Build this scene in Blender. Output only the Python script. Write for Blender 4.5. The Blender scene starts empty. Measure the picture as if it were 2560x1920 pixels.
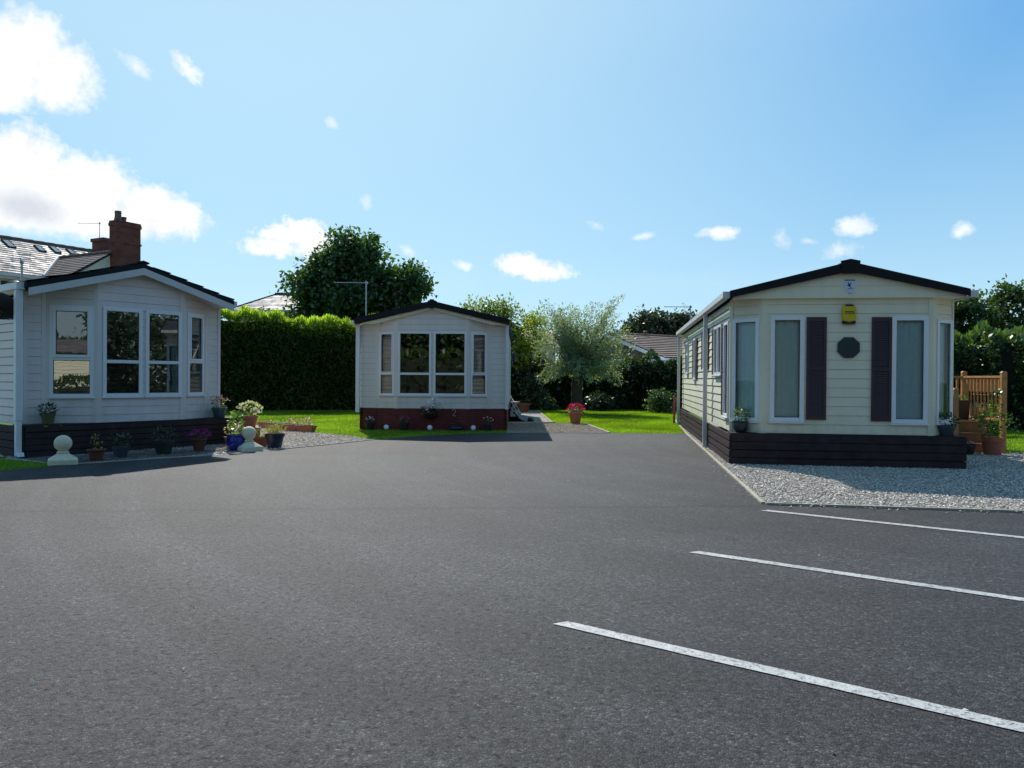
import bpy, bmesh, math, random
import numpy as np
from mathutils import Vector, Matrix
random.seed(7); RNG = np.random.default_rng(7)
S = bpy.context.scene
COL = S.collection
PI = math.pi
rad = math.radians

# ------------------------------------------------------------------ materials
def mat(name):
    m = bpy.data.materials.new(name); m.use_nodes = True
    nt = m.node_tree; nt.nodes.clear()
    out = nt.nodes.new('ShaderNodeOutputMaterial')
    return m, nt, out
def N(nt, t, **kw):
    n = nt.nodes.new(t)
    for k, v in kw.items():
        if k.startswith('i_'):
            key = k[2:]
            key = int(key) if key.isdigit() else key.replace('_', ' ')
            n.inputs[key].default_value = v
        else: setattr(n, k, v)
    return n
def L(nt, a, ao, b, bi): nt.links.new(a.outputs[ao], b.inputs[bi])
def noise(nt, scale, detail=4, rough=.6, co=None):
    n = N(nt, 'ShaderNodeTexNoise'); n.inputs['Scale'].default_value = scale
    n.inputs['Detail'].default_value = detail; n.inputs['Roughness'].default_value = rough
    if co is None: co = N(nt, 'ShaderNodeTexCoord'); L(nt, co, 'Object', n, 'Vector')
    else: nt.links.new(co, n.inputs['Vector'])
    return n
def ramp(nt, src, so, stops):
    r = N(nt, 'ShaderNodeValToRGB'); e = r.color_ramp.elements
    while len(e) < len(stops): e.new(.5)
    for k, (p, c) in enumerate(stops):
        e[k].position = p; e[k].color = (c[0], c[1], c[2], 1) if not isinstance(c, (int, float)) else (c, c, c, 1)
    nt.links.new(src.outputs[so], r.inputs['Fac']); return r
def plain(name, col, rough=.5, var=.12, scale=6, bump=0, bscale=60, metal=0, spec=.5, dirt=0):
    """painted / plastic / wood surface: base colour broken by two sizes of noise and a little bump"""
    m, nt, out = mat(name)
    p = N(nt, 'ShaderNodeBsdfPrincipled'); p.inputs['Metallic'].default_value = metal
    p.inputs['Specular IOR Level'].default_value = spec
    n = noise(nt, scale, 6, .65)
    lo = [c*(1-var) for c in col]; hi = [min(1, c*(1+var)) for c in col]
    r = ramp(nt, n, 'Fac', [(.3, lo), (.7, hi)])
    src = r
    if dirt:
        n2 = noise(nt, scale*.35, 8, .7)
        r2 = ramp(nt, n2, 'Fac', [(.45, (1, 1, 1)), (.75, (1-dirt, 1-dirt*.95, 1-dirt*1.1))])
        mx = N(nt, 'ShaderNodeMix', data_type='RGBA', blend_type='MULTIPLY'); mx.inputs[0].default_value = 1
        L(nt, r, 'Color', mx, 6); L(nt, r2, 'Color', mx, 7)
        nt.links.new(mx.outputs[2], p.inputs['Base Color'])
    else: L(nt, r, 'Color', p, 'Base Color')
    rr = ramp(nt, n, 'Fac', [(.3, max(.02, rough-.08)), (.7, min(1, rough+.08))]); L(nt, rr, 'Color', p, 'Roughness')
    if bump:
        b = N(nt, 'ShaderNodeBump'); b.inputs['Strength'].default_value = bump; b.inputs['Distance'].default_value = .01
        nb = noise(nt, bscale, 4); L(nt, nb, 'Fac', b, 'Height'); L(nt, b, 'Normal', p, 'Normal')
    L(nt, p, 0, out, 0)
    return m
def leafmat(name, col, trans=.45, gloss=.06, rough=.35, tcol=None):
    """thin leaf: diffuse + translucent + sheen, tinted per leaf by the 'Col' attribute"""
    m, nt, out = mat(name)
    a = N(nt, 'ShaderNodeAttribute', attribute_name='Col')
    def mul(c):
        x = N(nt, 'ShaderNodeMix', data_type='RGBA', blend_type='MULTIPLY'); x.inputs[0].default_value = 1
        L(nt, a, 'Color', x, 6); x.inputs[7].default_value = (*c, 1); return x
    d = N(nt, 'ShaderNodeBsdfDiffuse'); t = N(nt, 'ShaderNodeBsdfTranslucent'); g = N(nt, 'ShaderNodeBsdfGlossy')
    g.inputs['Roughness'].default_value = rough; g.inputs['Color'].default_value = (.9, .95, .9, 1)
    nt.links.new(mul(col).outputs[2], d.inputs['Color'])
    tc = tcol or (min(1, col[0]*1.9), min(1, col[1]*1.9), col[2]*.9)
    nt.links.new(mul(tc).outputs[2], t.inputs['Color'])
    m1 = N(nt, 'ShaderNodeMixShader'); m1.inputs[0].default_value = trans; L(nt, d, 0, m1, 1); L(nt, t, 0, m1, 2)
    m2 = N(nt, 'ShaderNodeMixShader'); m2.inputs[0].default_value = gloss; L(nt, m1, 0, m2, 1); L(nt, g, 0, m2, 2)
    L(nt, m2, 0, out, 0)
    return m
def glassmat(name, base=.10, tint=(.8, .88, .86), power=1.0):
    """window pane: clear with a Fresnel mirror on top"""
    m, nt, out = mat(name)
    f = N(nt, 'ShaderNodeFresnel'); f.inputs['IOR'].default_value = 1.5
    mm = N(nt, 'ShaderNodeMath', operation='MULTIPLY_ADD', use_clamp=True); L(nt, f, 0, mm, 0)
    mm.inputs[1].default_value = power; mm.inputs[2].default_value = base
    t = N(nt, 'ShaderNodeBsdfTransparent'); t.inputs['Color'].default_value = (*tint, 1)
    g = N(nt, 'ShaderNodeBsdfGlossy'); g.inputs['Roughness'].default_value = .01
    nz = noise(nt, 1.6, 2); b = N(nt, 'ShaderNodeBump'); b.inputs['Strength'].default_value = .05; b.inputs['Distance'].default_value = .02
    L(nt, nz, 'Fac', b, 'Height'); L(nt, b, 'Normal', g, 'Normal')
    x = N(nt, 'ShaderNodeMixShader'); L(nt, mm, 0, x, 0); L(nt, t, 0, x, 1); L(nt, g, 0, x, 2); L(nt, x, 0, out, 0)
    return m
def clothmat(name, col, trans=.35, var=.15):
    m, nt, out = mat(name)
    n = noise(nt, 9, 5); r = ramp(nt, n, 'Fac', [(.3, [c*(1-var) for c in col]), (.7, [min(1, c*(1+var)) for c in col])])
    d = N(nt, 'ShaderNodeBsdfDiffuse'); t = N(nt, 'ShaderNodeBsdfTranslucent')
    L(nt, r, 'Color', d, 'Color'); L(nt, r, 'Color', t, 'Color')
    x = N(nt, 'ShaderNodeMixShader'); x.inputs[0].default_value = trans; L(nt, d, 0, x, 1); L(nt, t, 0, x, 2); L(nt, x, 0, out, 0)
    return m
def brickmat(name, c1, c2, mortar, w=.225, h=.075, rough=.85, msize=.008, bump=.5):
    m, nt, out = mat(name)
    co = N(nt, 'ShaderNodeTexCoord'); sx = N(nt, 'ShaderNodeSeparateXYZ'); L(nt, co, 'Object', sx, 0)
    ad = N(nt, 'ShaderNodeMath', operation='ADD'); L(nt, sx, 'X', ad, 0); L(nt, sx, 'Y', ad, 1)
    cb = N(nt, 'ShaderNodeCombineXYZ'); L(nt, ad, 0, cb, 'X'); L(nt, sx, 'Z', cb, 'Y')
    b = N(nt, 'ShaderNodeTexBrick'); L(nt, cb, 0, b, 'Vector')
    b.inputs['Color1'].default_value = (*c1, 1); b.inputs['Color2'].default_value = (*c2, 1); b.inputs['Mortar'].default_value = (*mortar, 1)
    b.inputs['Scale'].default_value = 1; b.inputs['Brick Width'].default_value = w; b.inputs['Row Height'].default_value = h
    b.inputs['Mortar Size'].default_value = msize; b.inputs['Bias'].default_value = -.1
    n = noise(nt, 3, 6); r = ramp(nt, n, 'Fac', [(.3, .65), (.7, 1.25)])
    x = N(nt, 'ShaderNodeMix', data_type='RGBA', blend_type='MULTIPLY'); x.inputs[0].default_value = 1
    L(nt, b, 'Color', x, 6); L(nt, r, 'Color', x, 7)
    p = N(nt, 'ShaderNodeBsdfPrincipled'); p.inputs['Roughness'].default_value = rough
    nt.links.new(x.outputs[2], p.inputs['Base Color'])
    bp = N(nt, 'ShaderNodeBump', invert=True); bp.inputs['Strength'].default_value = bump; bp.inputs['Distance'].default_value = .01
    L(nt, b, 'Fac', bp, 'Height'); L(nt, bp, 'Normal', p, 'Normal'); L(nt, p, 0, out, 0)
    return m
def slatemat(name, lo, hi, rough=.42, sc=2.2, spec=.5, unit=(.28, .2)):
    """slates / tiles: every slate its own grey, weathered patches over them"""
    m, nt, out = mat(name)
    co = N(nt, 'ShaderNodeTexCoord')
    mp = N(nt, 'ShaderNodeMapping'); mp.inputs['Scale'].default_value = (1/unit[0], 1/unit[0], 1/unit[1]); L(nt, co, 'Object', mp, 0)
    v = N(nt, 'ShaderNodeTexVoronoi'); L(nt, mp, 0, v, 'Vector'); v.inputs['Scale'].default_value = 1
    sp = N(nt, 'ShaderNodeSeparateColor'); L(nt, v, 'Color', sp, 0)
    n = noise(nt, sc, 7, .7)
    ad = N(nt, 'ShaderNodeMath', operation='MULTIPLY_ADD'); L(nt, sp, 0, ad, 0); ad.inputs[1].default_value = .35; L(nt, n, 'Fac', ad, 2)
    r = ramp(nt, ad, 0, [(.35, lo), (.95, hi)])
    p = N(nt, 'ShaderNodeBsdfPrincipled'); L(nt, r, 'Color', p, 'Base Color'); p.inputs['Specular IOR Level'].default_value = spec
    rr = ramp(nt, ad, 0, [(.35, min(1, rough+.15)), (.95, rough-.1)]); L(nt, rr, 'Color', p, 'Roughness')
    b = N(nt, 'ShaderNodeBump'); b.inputs['Strength'].default_value = .35; b.inputs['Distance'].default_value = .012
    L(nt, sp, 0, b, 'Height'); L(nt, b, 'Normal', p, 'Normal'); L(nt, p, 0, out, 0)
    return m
def asphaltmat():
    m, nt, out = mat('asphalt')
    co = N(nt, 'ShaderNodeTexCoord').outputs['Object']
    def vor(sc, feat='F1', vec=None):
        v = N(nt, 'ShaderNodeTexVoronoi', feature=feat); v.inputs['Scale'].default_value = sc; nt.links.new(vec or co, v.inputs['Vector']); return v
    v = vor(76); ve = vor(76, 'DISTANCE_TO_EDGE'); sp = N(nt, 'ShaderNodeSeparateColor'); L(nt, v, 'Color', sp, 0)
    chip = ramp(nt, sp, 0, [(0, (.020, .020, .022)), (.5, (.046, .046, .050)), (.9, (.070, .070, .074)), (1, (.125, .122, .118))])
    crev = ramp(nt, ve, 'Distance', [(.0, .15), (.10, 1.0)])
    pn = noise(nt, 26, 6, .8, co); pit = ramp(nt, pn, 'Fac', [(.30, .25), (.43, .90), (.6, 1.12)])
    gn = noise(nt, 16, 10, .9, co); gr = ramp(nt, gn, 'Fac', [(.37, .58), (.63, 1.34)])
    big = noise(nt, .16, 5, .6, co); rb = ramp(nt, big, 'Fac', [(.3, (.78, .79, .80)), (.7, (1.20, 1.18, 1.18))])
    mid = noise(nt, 1.3, 6, .7, co); rm = ramp(nt, mid, 'Fac', [(.3, .84), (.72, 1.15)])
    # the strips the paver laid, and the arcs of turning tyres
    mp = N(nt, 'ShaderNodeMapping'); mp.inputs['Rotation'].default_value = (0, 0, rad(-58)); mp.inputs['Scale'].default_value = (.012, .22, 1)
    nt.links.new(co, mp.inputs[0])
    lane = noise(nt, 1.0, 3, .55, mp.outputs[0]); rl = ramp(nt, lane, 'Fac', [(.40, .86), (.50, 1.0), (.515, 1.10), (.7, 1.08)])
    def mul(a, ao, b, bo):
        x = N(nt, 'ShaderNodeMix', data_type='RGBA', blend_type='MULTIPLY'); x.inputs[0].default_value = 1
        nt.links.new(a.outputs[ao], x.inputs[6]); nt.links.new(b.outputs[bo], x.inputs[7]); return x
    # old drips (sparse dark spots), joints between lanes (thin dark lines), tyre-polished arcs (pale rings)
    vs = vor(.55); st = ramp(nt, vs, 'Distance', [(.03, .62), (.10, 1.0)])
    sx = N(nt, 'ShaderNodeSeparateXYZ'); L(nt, mp, 0, sx, 0)
    wob = N(nt, 'ShaderNodeMath', operation='MULTIPLY_ADD'); L(nt, mid, 'Fac', wob, 0); wob.inputs[1].default_value = .05; L(nt, sx, 'Y', wob, 2)
    fr = N(nt, 'ShaderNodeMath', operation='FRACT'); L(nt, wob, 0, fr, 0); jn = ramp(nt, fr, 0, [(.0, .50), (.014, 1.0), (.985, 1.03), (1.0, .72)])
    ds = N(nt, 'ShaderNodeVectorMath', operation='DISTANCE'); nt.links.new(co, ds.inputs[0]); ds.inputs[1].default_value = (9.5, 16.0, 0)
    rg = N(nt, 'ShaderNodeTexNoise', noise_dimensions='1D'); rg.inputs['Scale'].default_value = 1.1; rg.inputs['Detail'].default_value = 3; L(nt, ds, 'Value', rg, 'W')
    ra = ramp(nt, rg, 'Fac', [(.40, .86), (.52, 1.0), (.60, 1.18), (.66, 1.0)])
    chip = mul(mul(mul(chip, 'Color', st, 'Color'), 2, jn, 'Color'), 2, ra, 'Color')
    c = mul(mul(mul(mul(mul(mul(chip, 2, gr, 'Color'), 2, crev, 'Color'), 2, pit, 'Color'), 2, rb, 'Color'), 2, rm, 'Color'), 2, rl, 'Color')
    gain = N(nt, 'ShaderNodeMix', data_type='RGBA', blend_type='MULTIPLY'); gain.inputs[0].default_value = 1
    nt.links.new(c.outputs[2], gain.inputs[6]); gain.inputs[7].default_value = (1.11, 1.12, 1.10, 1)
    p = N(nt, 'ShaderNodeBsdfPrincipled'); nt.links.new(gain.outputs[2], p.inputs['Base Color'])
    p.inputs['Roughness'].default_value = .70; p.inputs['Specular IOR Level'].default_value = .27
    h = N(nt, 'ShaderNodeMath', operation='MULTIPLY_ADD'); L(nt, sp, 1, h, 0); h.inputs[1].default_value = .6; L(nt, ve, 'Distance', h, 2)
    h2 = N(nt, 'ShaderNodeMath', operation='ADD'); L(nt, h, 0, h2, 0); L(nt, pit, 'Color', h2, 1)
    b = N(nt, 'ShaderNodeBump'); b.inputs['Strength'].default_value = .8; b.inputs['Distance'].default_value = .006
    L(nt, h2, 0, b, 'Height'); L(nt, b, 'Normal', p, 'Normal'); L(nt, p, 0, out, 0)
    return m
def gravelmat(name='gravel_stone', dim=1.0):
    m, nt, out = mat(name)
    co = N(nt, 'ShaderNodeTexCoord').outputs['Object']
    v = N(nt, 'ShaderNodeTexVoronoi'); v.inputs['Scale'].default_value = 38; nt.links.new(co, v.inputs['Vector'])
    sp = N(nt, 'ShaderNodeSeparateColor'); L(nt, v, 'Color', sp, 0)
    r = ramp(nt, sp, 0, [(0, (.22, .20, .17)), (.45, (.46, .425, .38)), (.8, (.62, .58, .52)), (1, (.8, .76, .69))])
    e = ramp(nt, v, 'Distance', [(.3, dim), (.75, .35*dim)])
    x = N(nt, 'ShaderNodeMix', data_type='RGBA', blend_type='MULTIPLY'); x.inputs[0].default_value = 1
    L(nt, r, 'Color', x, 6); L(nt, e, 'Color', x, 7)
    p = N(nt, 'ShaderNodeBsdfPrincipled'); nt.links.new(x.outputs[2], p.inputs['Base Color']); p.inputs['Roughness'].default_value = .9
    b = N(nt, 'ShaderNodeBump', invert=True); b.inputs['Strength'].default_value = .9; b.inputs['Distance'].default_value = .02
    L(nt, v, 'Distance', b, 'Height'); L(nt, b, 'Normal', p, 'Normal'); L(nt, p, 0, out, 0)
    return m
def stonemat(name):
    m, nt, out = mat(name)
    a = N(nt, 'ShaderNodeAttribute', attribute_name='Col')
    n = noise(nt, 60, 3); r = ramp(nt, n, 'Fac', [(.3, .8), (.7, 1.15)])
    x = N(nt, 'ShaderNodeMix', data_type='RGBA', blend_type='MULTIPLY'); x.inputs[0].default_value = 1
    L(nt, a, 'Color', x, 6); L(nt, r, 'Color', x, 7)
    p = N(nt, 'ShaderNodeBsdfPrincipled'); nt.links.new(x.outputs[2], p.inputs['Base Color']); p.inputs['Roughness'].default_value = .85
    L(nt, p, 0, out, 0); return m
def paintmat():
    """thermoplastic line paint: worn edge, hairline cracks, grey dirt"""
    m, nt, out = mat('line_paint')
    co = N(nt, 'ShaderNodeTexCoord').outputs['Object']
    n = noise(nt, 40, 6, .7, co); n2 = noise(nt, 3, 5, .6, co)
    r = ramp(nt, n, 'Fac', [(.37, (.12, .12, .12)), (.45, (.46, .46, .45)), (.7, (.66, .66, .64))])
    r2 = ramp(nt, n2, 'Fac', [(.3, .68), (.7, 1.05)])
    mp = N(nt, 'ShaderNodeMapping'); mp.inputs['Scale'].default_value = (5, 1.2, 1); nt.links.new(co, mp.inputs[0])
    v = N(nt, 'ShaderNodeTexVoronoi', feature='DISTANCE_TO_EDGE'); v.inputs['Scale'].default_value = 1.6; L(nt, mp, 0, v, 'Vector')
    e = ramp(nt, v, 'Distance', [(.0, .72), (.012, 1.0)])
    x = N(nt, 'ShaderNodeMix', data_type='RGBA', blend_type='MULTIPLY'); x.inputs[0].default_value = 1
    L(nt, r, 'Color', x, 6); L(nt, r2, 'Color', x, 7)
    x2 = N(nt, 'ShaderNodeMix', data_type='RGBA', blend_type='MULTIPLY'); x2.inputs[0].default_value = 1
    nt.links.new(x.outputs[2], x2.inputs[6]); L(nt, e, 'Color', x2, 7)
    p = N(nt, 'ShaderNodeBsdfPrincipled'); nt.links.new(x2.outputs[2], p.inputs['Base Color']); p.inputs['Roughness'].default_value = .6
    b = N(nt, 'ShaderNodeBump'); b.inputs['Strength'].default_value = .5; b.inputs['Distance'].default_value = .004
    v3 = N(nt, 'ShaderNodeTexVoronoi'); v3.inputs['Scale'].default_value = 85; nt.links.new(co, v3.inputs['Vector'])
    L(nt, v3, 'Distance', b, 'Height'); L(nt, b, 'Normal', p, 'Normal'); L(nt, p, 0, out, 0)
    return m
def groundmat():
    m, nt, out = mat('turf')
    co = N(nt, 'ShaderNodeTexCoord').outputs['Object']
    n = noise(nt, 1.2, 6, .7, co); n2 = noise(nt, 55, 4, .7, co)
    r = ramp(nt, n, 'Fac', [(.3, (.055, .13, .012)), (.7, (.085, .19, .016))]); r2 = ramp(nt, n2, 'Fac', [(.3, .6), (.7, 1.3)])
    x = N(nt, 'ShaderNodeMix', data_type='RGBA', blend_type='MULTIPLY'); x.inputs[0].default_value = 1
    L(nt, r, 'Color', x, 6); L(nt, r2, 'Color', x, 7)
    p = N(nt, 'ShaderNodeBsdfPrincipled'); nt.links.new(x.outputs[2], p.inputs['Base Color']); p.inputs['Roughness'].default_value = .9
    p.inputs['Specular IOR Level'].default_value = .1
    L(nt, p, 0, out, 0); return m

def cladmat(name, col, base_z=.54, algae=.35):
    """vinyl boards: faint streaks running down, joints every few metres, green-brown splash near the foot"""
    m, nt, out = mat(name); co = N(nt, 'ShaderNodeTexCoord'); o = co.outputs['Object']
    p = N(nt, 'ShaderNodeBsdfPrincipled'); p.inputs['Roughness'].default_value = .52; p.inputs['Specular IOR Level'].default_value = .35
    mp = N(nt, 'ShaderNodeMapping'); mp.inputs['Scale'].default_value = (4, 4, .5); nt.links.new(o, mp.inputs[0])
    st = noise(nt, 1.4, 6, .65, mp.outputs[0]); rs = ramp(nt, st, 'Fac', [(.28, (.93, .93, .91)), (.55, (1, 1, 1))])
    cl = noise(nt, .9, 5, .6, o); rc = ramp(nt, cl, 'Fac', [(.3, (.95, .95, .95)), (.7, (1.03, 1.03, 1.02))])
    sx = N(nt, 'ShaderNodeSeparateXYZ'); nt.links.new(o, sx.inputs[0])
    zz = N(nt, 'ShaderNodeMapRange'); zz.inputs['From Min'].default_value = base_z; zz.inputs['From Max'].default_value = base_z+.55; zz.inputs['To Min'].default_value = 1; zz.inputs['To Max'].default_value = 0; L(nt, sx, 'Z', zz, 0)
    gn = noise(nt, 5, 7, .7, o); gm = N(nt, 'ShaderNodeMath', operation='MULTIPLY'); L(nt, zz, 0, gm, 0)
    g2 = ramp(nt, gn, 'Fac', [(.38, 0), (.72, 1)]); L(nt, g2, 'Color', gm, 1)
    ga = N(nt, 'ShaderNodeMath', operation='MULTIPLY'); L(nt, gm, 0, ga, 0); ga.inputs[1].default_value = algae
    def mul(a, b):
        x = N(nt, 'ShaderNodeMix', data_type='RGBA', blend_type='MULTIPLY'); x.inputs[0].default_value = 1
        nt.links.new(a, x.inputs[6]); nt.links.new(b, x.inputs[7]); return x.outputs[2]
    bc = N(nt, 'ShaderNodeRGB'); bc.outputs[0].default_value = (*col, 1)
    c = mul(mul(bc.outputs[0], rs.outputs['Color']), rc.outputs['Color'])
    x = N(nt, 'ShaderNodeMix', data_type='RGBA'); L(nt, ga, 0, x, 0); nt.links.new(c, x.inputs[6]); x.inputs[7].default_value = (.22, .24, .13, 1)
    nt.links.new(x.outputs[2], p.inputs['Base Color'])
    b = N(nt, 'ShaderNodeBump'); b.inputs['Strength'].default_value = .12; b.inputs['Distance'].default_value = .01
    gr = N(nt, 'ShaderNodeMapping'); gr.inputs['Scale'].default_value = (4, 4, 60); nt.links.new(o, gr.inputs[0]); gg = noise(nt, 1.5, 3, .6, gr.outputs[0]); L(nt, gg, 'Fac', b, 'Height'); L(nt, b, 'Normal', p, 'Normal')
    L(nt, p, 0, out, 0); return m
M = {}
M['cream'] = cladmat('cream_cladding', (.80, .745, .565))
M['cream_gap'] = plain('cream_gap', (.56, .525, .40), .7, .1)
M['cream_side'] = cladmat('cream_side_cladding', (.74, .72, .56), .54, .6)
M['pinkish'] = cladmat('pinkish_cladding', (.75, .69, .655))
M['pink_gap'] = plain('pink_gap', (.42, .38, .36), .7, .1)
M['blush'] = cladmat('blush_cladding', (.76, .70, .645), .58, .2)
M['blush_gap'] = plain('blush_gap', (.42, .38, .34), .7, .1)
M['white'] = plain('white_upvc', (.80, .80, .80), .35, .03, 3)
M['whitewood'] = plain('white_painted_board', (.60, .60, .59), .5, .05, 6, .15, 25, dirt=.12)
M['pipe'] = plain('white_pipe', (.74, .74, .74), .4, .05, 4, dirt=.1)
M['greypipe'] = plain('grey_galvanised_post', (.60, .59, .60), .45, .06, 5, dirt=.12)
M['roofdark'] = plain('dark_roof_trim', (.012, .011, .014), .6, .15, 4, .2, 20, spec=.2)
M['rooftile'] = plain('dark_roof_tile_sheet', (.045, .042, .042), .6, .2, 3, .3, 30)
M['plank'] = plain('dark_brown_planks', (.042, .029, .030), .7, .35, 5, .5, 14, dirt=.2, spec=.15)
M['shutter'] = plain('brown_shutter', (.052, .022, .026), .5, .15, 5)
M['darkoct'] = plain('dark_slate_plaque', (.02, .03, .034), .4, .1)
M['yellow'] = plain('alarm_yellow', (.62, .44, .015), .4, .05)
M['black'] = plain('black_plastic', (.015, .015, .018), .4, .15)
M['navyink'] = plain('navy_print', (.01, .02, .07), .5, .05)
M['shield'] = plain('pale_blue_shield', (.62, .66, .78), .5, .04)
M['room'] = plain('room_lining', (.25, .22, .19), .8, .1)
M['redbrick'] = brickmat('painted_red_brick', (.155, .026, .022), (.125, .022, .019), (.08, .016, .014), bump=.6)
M['brick'] = brickmat('brown_brick', (.20, .12, .085), (.15, .085, .06), (.26, .22, .18))
M['chim'] = brickmat('chimney_brick', (.24, .055, .04), (.15, .035, .03), (.10, .07, .06))
M['render'] = plain('grey_render', (.68, .70, .63), .9, .06, 3, .3, 60)
M['beige'] = plain('beige_render', (.52, .47, .40), .9, .06, 3, .3, 60)
M['slate'] = slatemat('slates', (.12, .108, .112), (.36, .33, .33), .62, 1.0, .22)
M['slate2'] = slatemat('brown_slates', (.075, .066, .064), (.18, .155, .15), .7, 1.5, .2)
M['tile'] = slatemat('brown_roof_tiles', (.38, .255, .20), (.54, .39, .31), .75, 2, .25, (.3, .3))
M['ridge'] = plain('ridge_tile', (.17, .11, .085), .8, .3, 8)
M['lead'] = plain('lead', (.45, .46, .48), .4, .1, metal=.3)
M['glass'] = glassmat('window_glass', .03, (.97, 1, .99))
M['glass_mirror'] = glassmat('window_glass_reflective', .24, (.80, .84, .82))
M['glass_sky'] = glassmat('rooflight_glass', .55, (.4, .43, .46))
M['rl_frame'] = plain('rooflight_frame', (.02, .02, .022), .85, .1, spec=.05)
M['net'] = clothmat('net_curtain', (.72, .96, .98), .04, .04)
M['net2'] = clothmat('net_curtain_green', (.78, .97, .92), .04, .04)
M['pleat'] = clothmat('pleated_blind', (.78, .66, .52), .45, .06)
M['slat_dark'] = plain('dark_venetian_slat', (.16, .16, .15), .5, .1)
M['slat'] = plain('venetian_slat', (.60, .60, .58), .5, .05)
M['drape'] = clothmat('drape', (.30, .26, .22), .2)
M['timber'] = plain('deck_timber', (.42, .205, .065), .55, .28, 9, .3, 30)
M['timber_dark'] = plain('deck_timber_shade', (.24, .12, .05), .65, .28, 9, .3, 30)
M['steel'] = plain('aerial_metal', (.45, .48, .50), .35, .08, metal=.6)
M['iron'] = plain('dark_iron', (.025, .03, .028), .5, .1)
M['terra'] = plain('terracotta', (.34, .12, .065), .8, .18, 9, .3, 50, dirt=.2)
M['terra2'] = plain('terracotta_smooth', (.40, .135, .075), .6, .1, 5, .1, 50)
M['bluepot'] = plain('cobalt_glaze', (.012, .022, .22), .15, .2, 5)
M['navypot'] = plain('navy_plastic', (.016, .02, .05), .4, .1)
M['greenpot'] = plain('teal_glaze', (.04, .09, .10), .3, .15, 5)
M['dgreenpot'] = plain('dark_green_plastic', (.018, .034, .028), .4, .12)
M['olivepot'] = plain('olive_clay', (.10, .10, .05), .6, .2)
M['terra_shade'] = plain('shaded_terracotta', (.13, .042, .028), .85, .2, 9, .3, 50, dirt=.3)  # terracotta copy with the shade beside the left caravan in its colour
M['slatepot'] = plain('blue_grey_clay', (.032, .05, .065), .5, .15)
M['soil'] = plain('soil', (.03, .02, .014), .95, .3, 30, .5, 80)
M['cast'] = plain('cast_stone', (.78, .69, .48), .85, .1, 7, .35, 70, dirt=.2)
M['concrete'] = plain('pale_concrete', (.42, .43, .44), .85, .12, 6, .3, 60, dirt=.2)
M['pink_bounce'] = plain('pink_bounce_sheet', (.50, .40, .36), .85, .12, 5, .3, 50)
M['kerb'] = plain('timber_edging', (.40, .37, .28), .85, .18, 5, .3, 40, dirt=.3)
M['tarp'] = plain('grey_tarpaulin', (.13, .145, .155), .6, .15, 4, .4, 8)
M['redpost'] = plain('red_paint', (.24, .03, .04), .5, .1)
M['bark'] = plain('bark', (.06, .05, .04), .95, .35, 7, .9, 18)
M['redleaf'] = plain('red', (.4, .02, .03), .5, .1)
M['carwhite'] = plain('white_vehicle_paint', (.75, .75, .76), .25, .03, 3)
M['asphalt'] = asphaltmat(); M['gravel'] = gravelmat(); M['gravel_shade'] = gravelmat('shaded_gravel', .38); M['stone'] = stonemat('loose_stone')
M['paint'] = paintmat(); M['turf'] = groundmat()
M['lf_big'] = leafmat('sycamore_leaf', (.048, .105, .020), .42, .07, .45)
M['lf_ash'] = leafmat('ash_leaf', (.15, .21, .04), .55, .06)
M['lf_yel'] = leafmat('golden_leaf', (.24, .29, .025), .58, .04)
M['lf_willow'] = leafmat('willow_leaf', (.21, .27, .16), .42, .10, .42)
M['lf_dark'] = leafmat('dark_leaf', (.032, .058, .016), .30, .07, .4)
M['lf_far'] = leafmat('far_leaf', (.040, .060, .022), .30, .09, .4)
M['lf_conifer'] = leafmat('conifer_spray', (.050, .095, .010), .42, .03, .5, (.20, .28, .014))
M['lf_right'] = leafmat('rough_leaf', (.05, .092, .020), .42, .06, .42)
M['lf_rtree'] = leafmat('garden_tree_leaf', (.045, .085, .018), .40, .05, .45)
M['lf_plant'] = leafmat('garden_leaf', (.10, .19, .04), .4, .06)
M['lf_lime'] = leafmat('lime_leaf', (.30, .36, .06), .45, .06)
M['lf_grey'] = leafmat('straw_leaf', (.30, .28, .12), .4, .04)
M['fl'] = leafmat('petal', (1, 1, 1), .35, .02, .5, (1, 1, 1))
M['blade'] = leafmat('grass_blade', (.15, .30, .015), .5, .03, .5, (.38, .62, .012))
M['core'] = plain('twiggy_interior', (.012, .016, .008), .95, .3)

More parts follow.
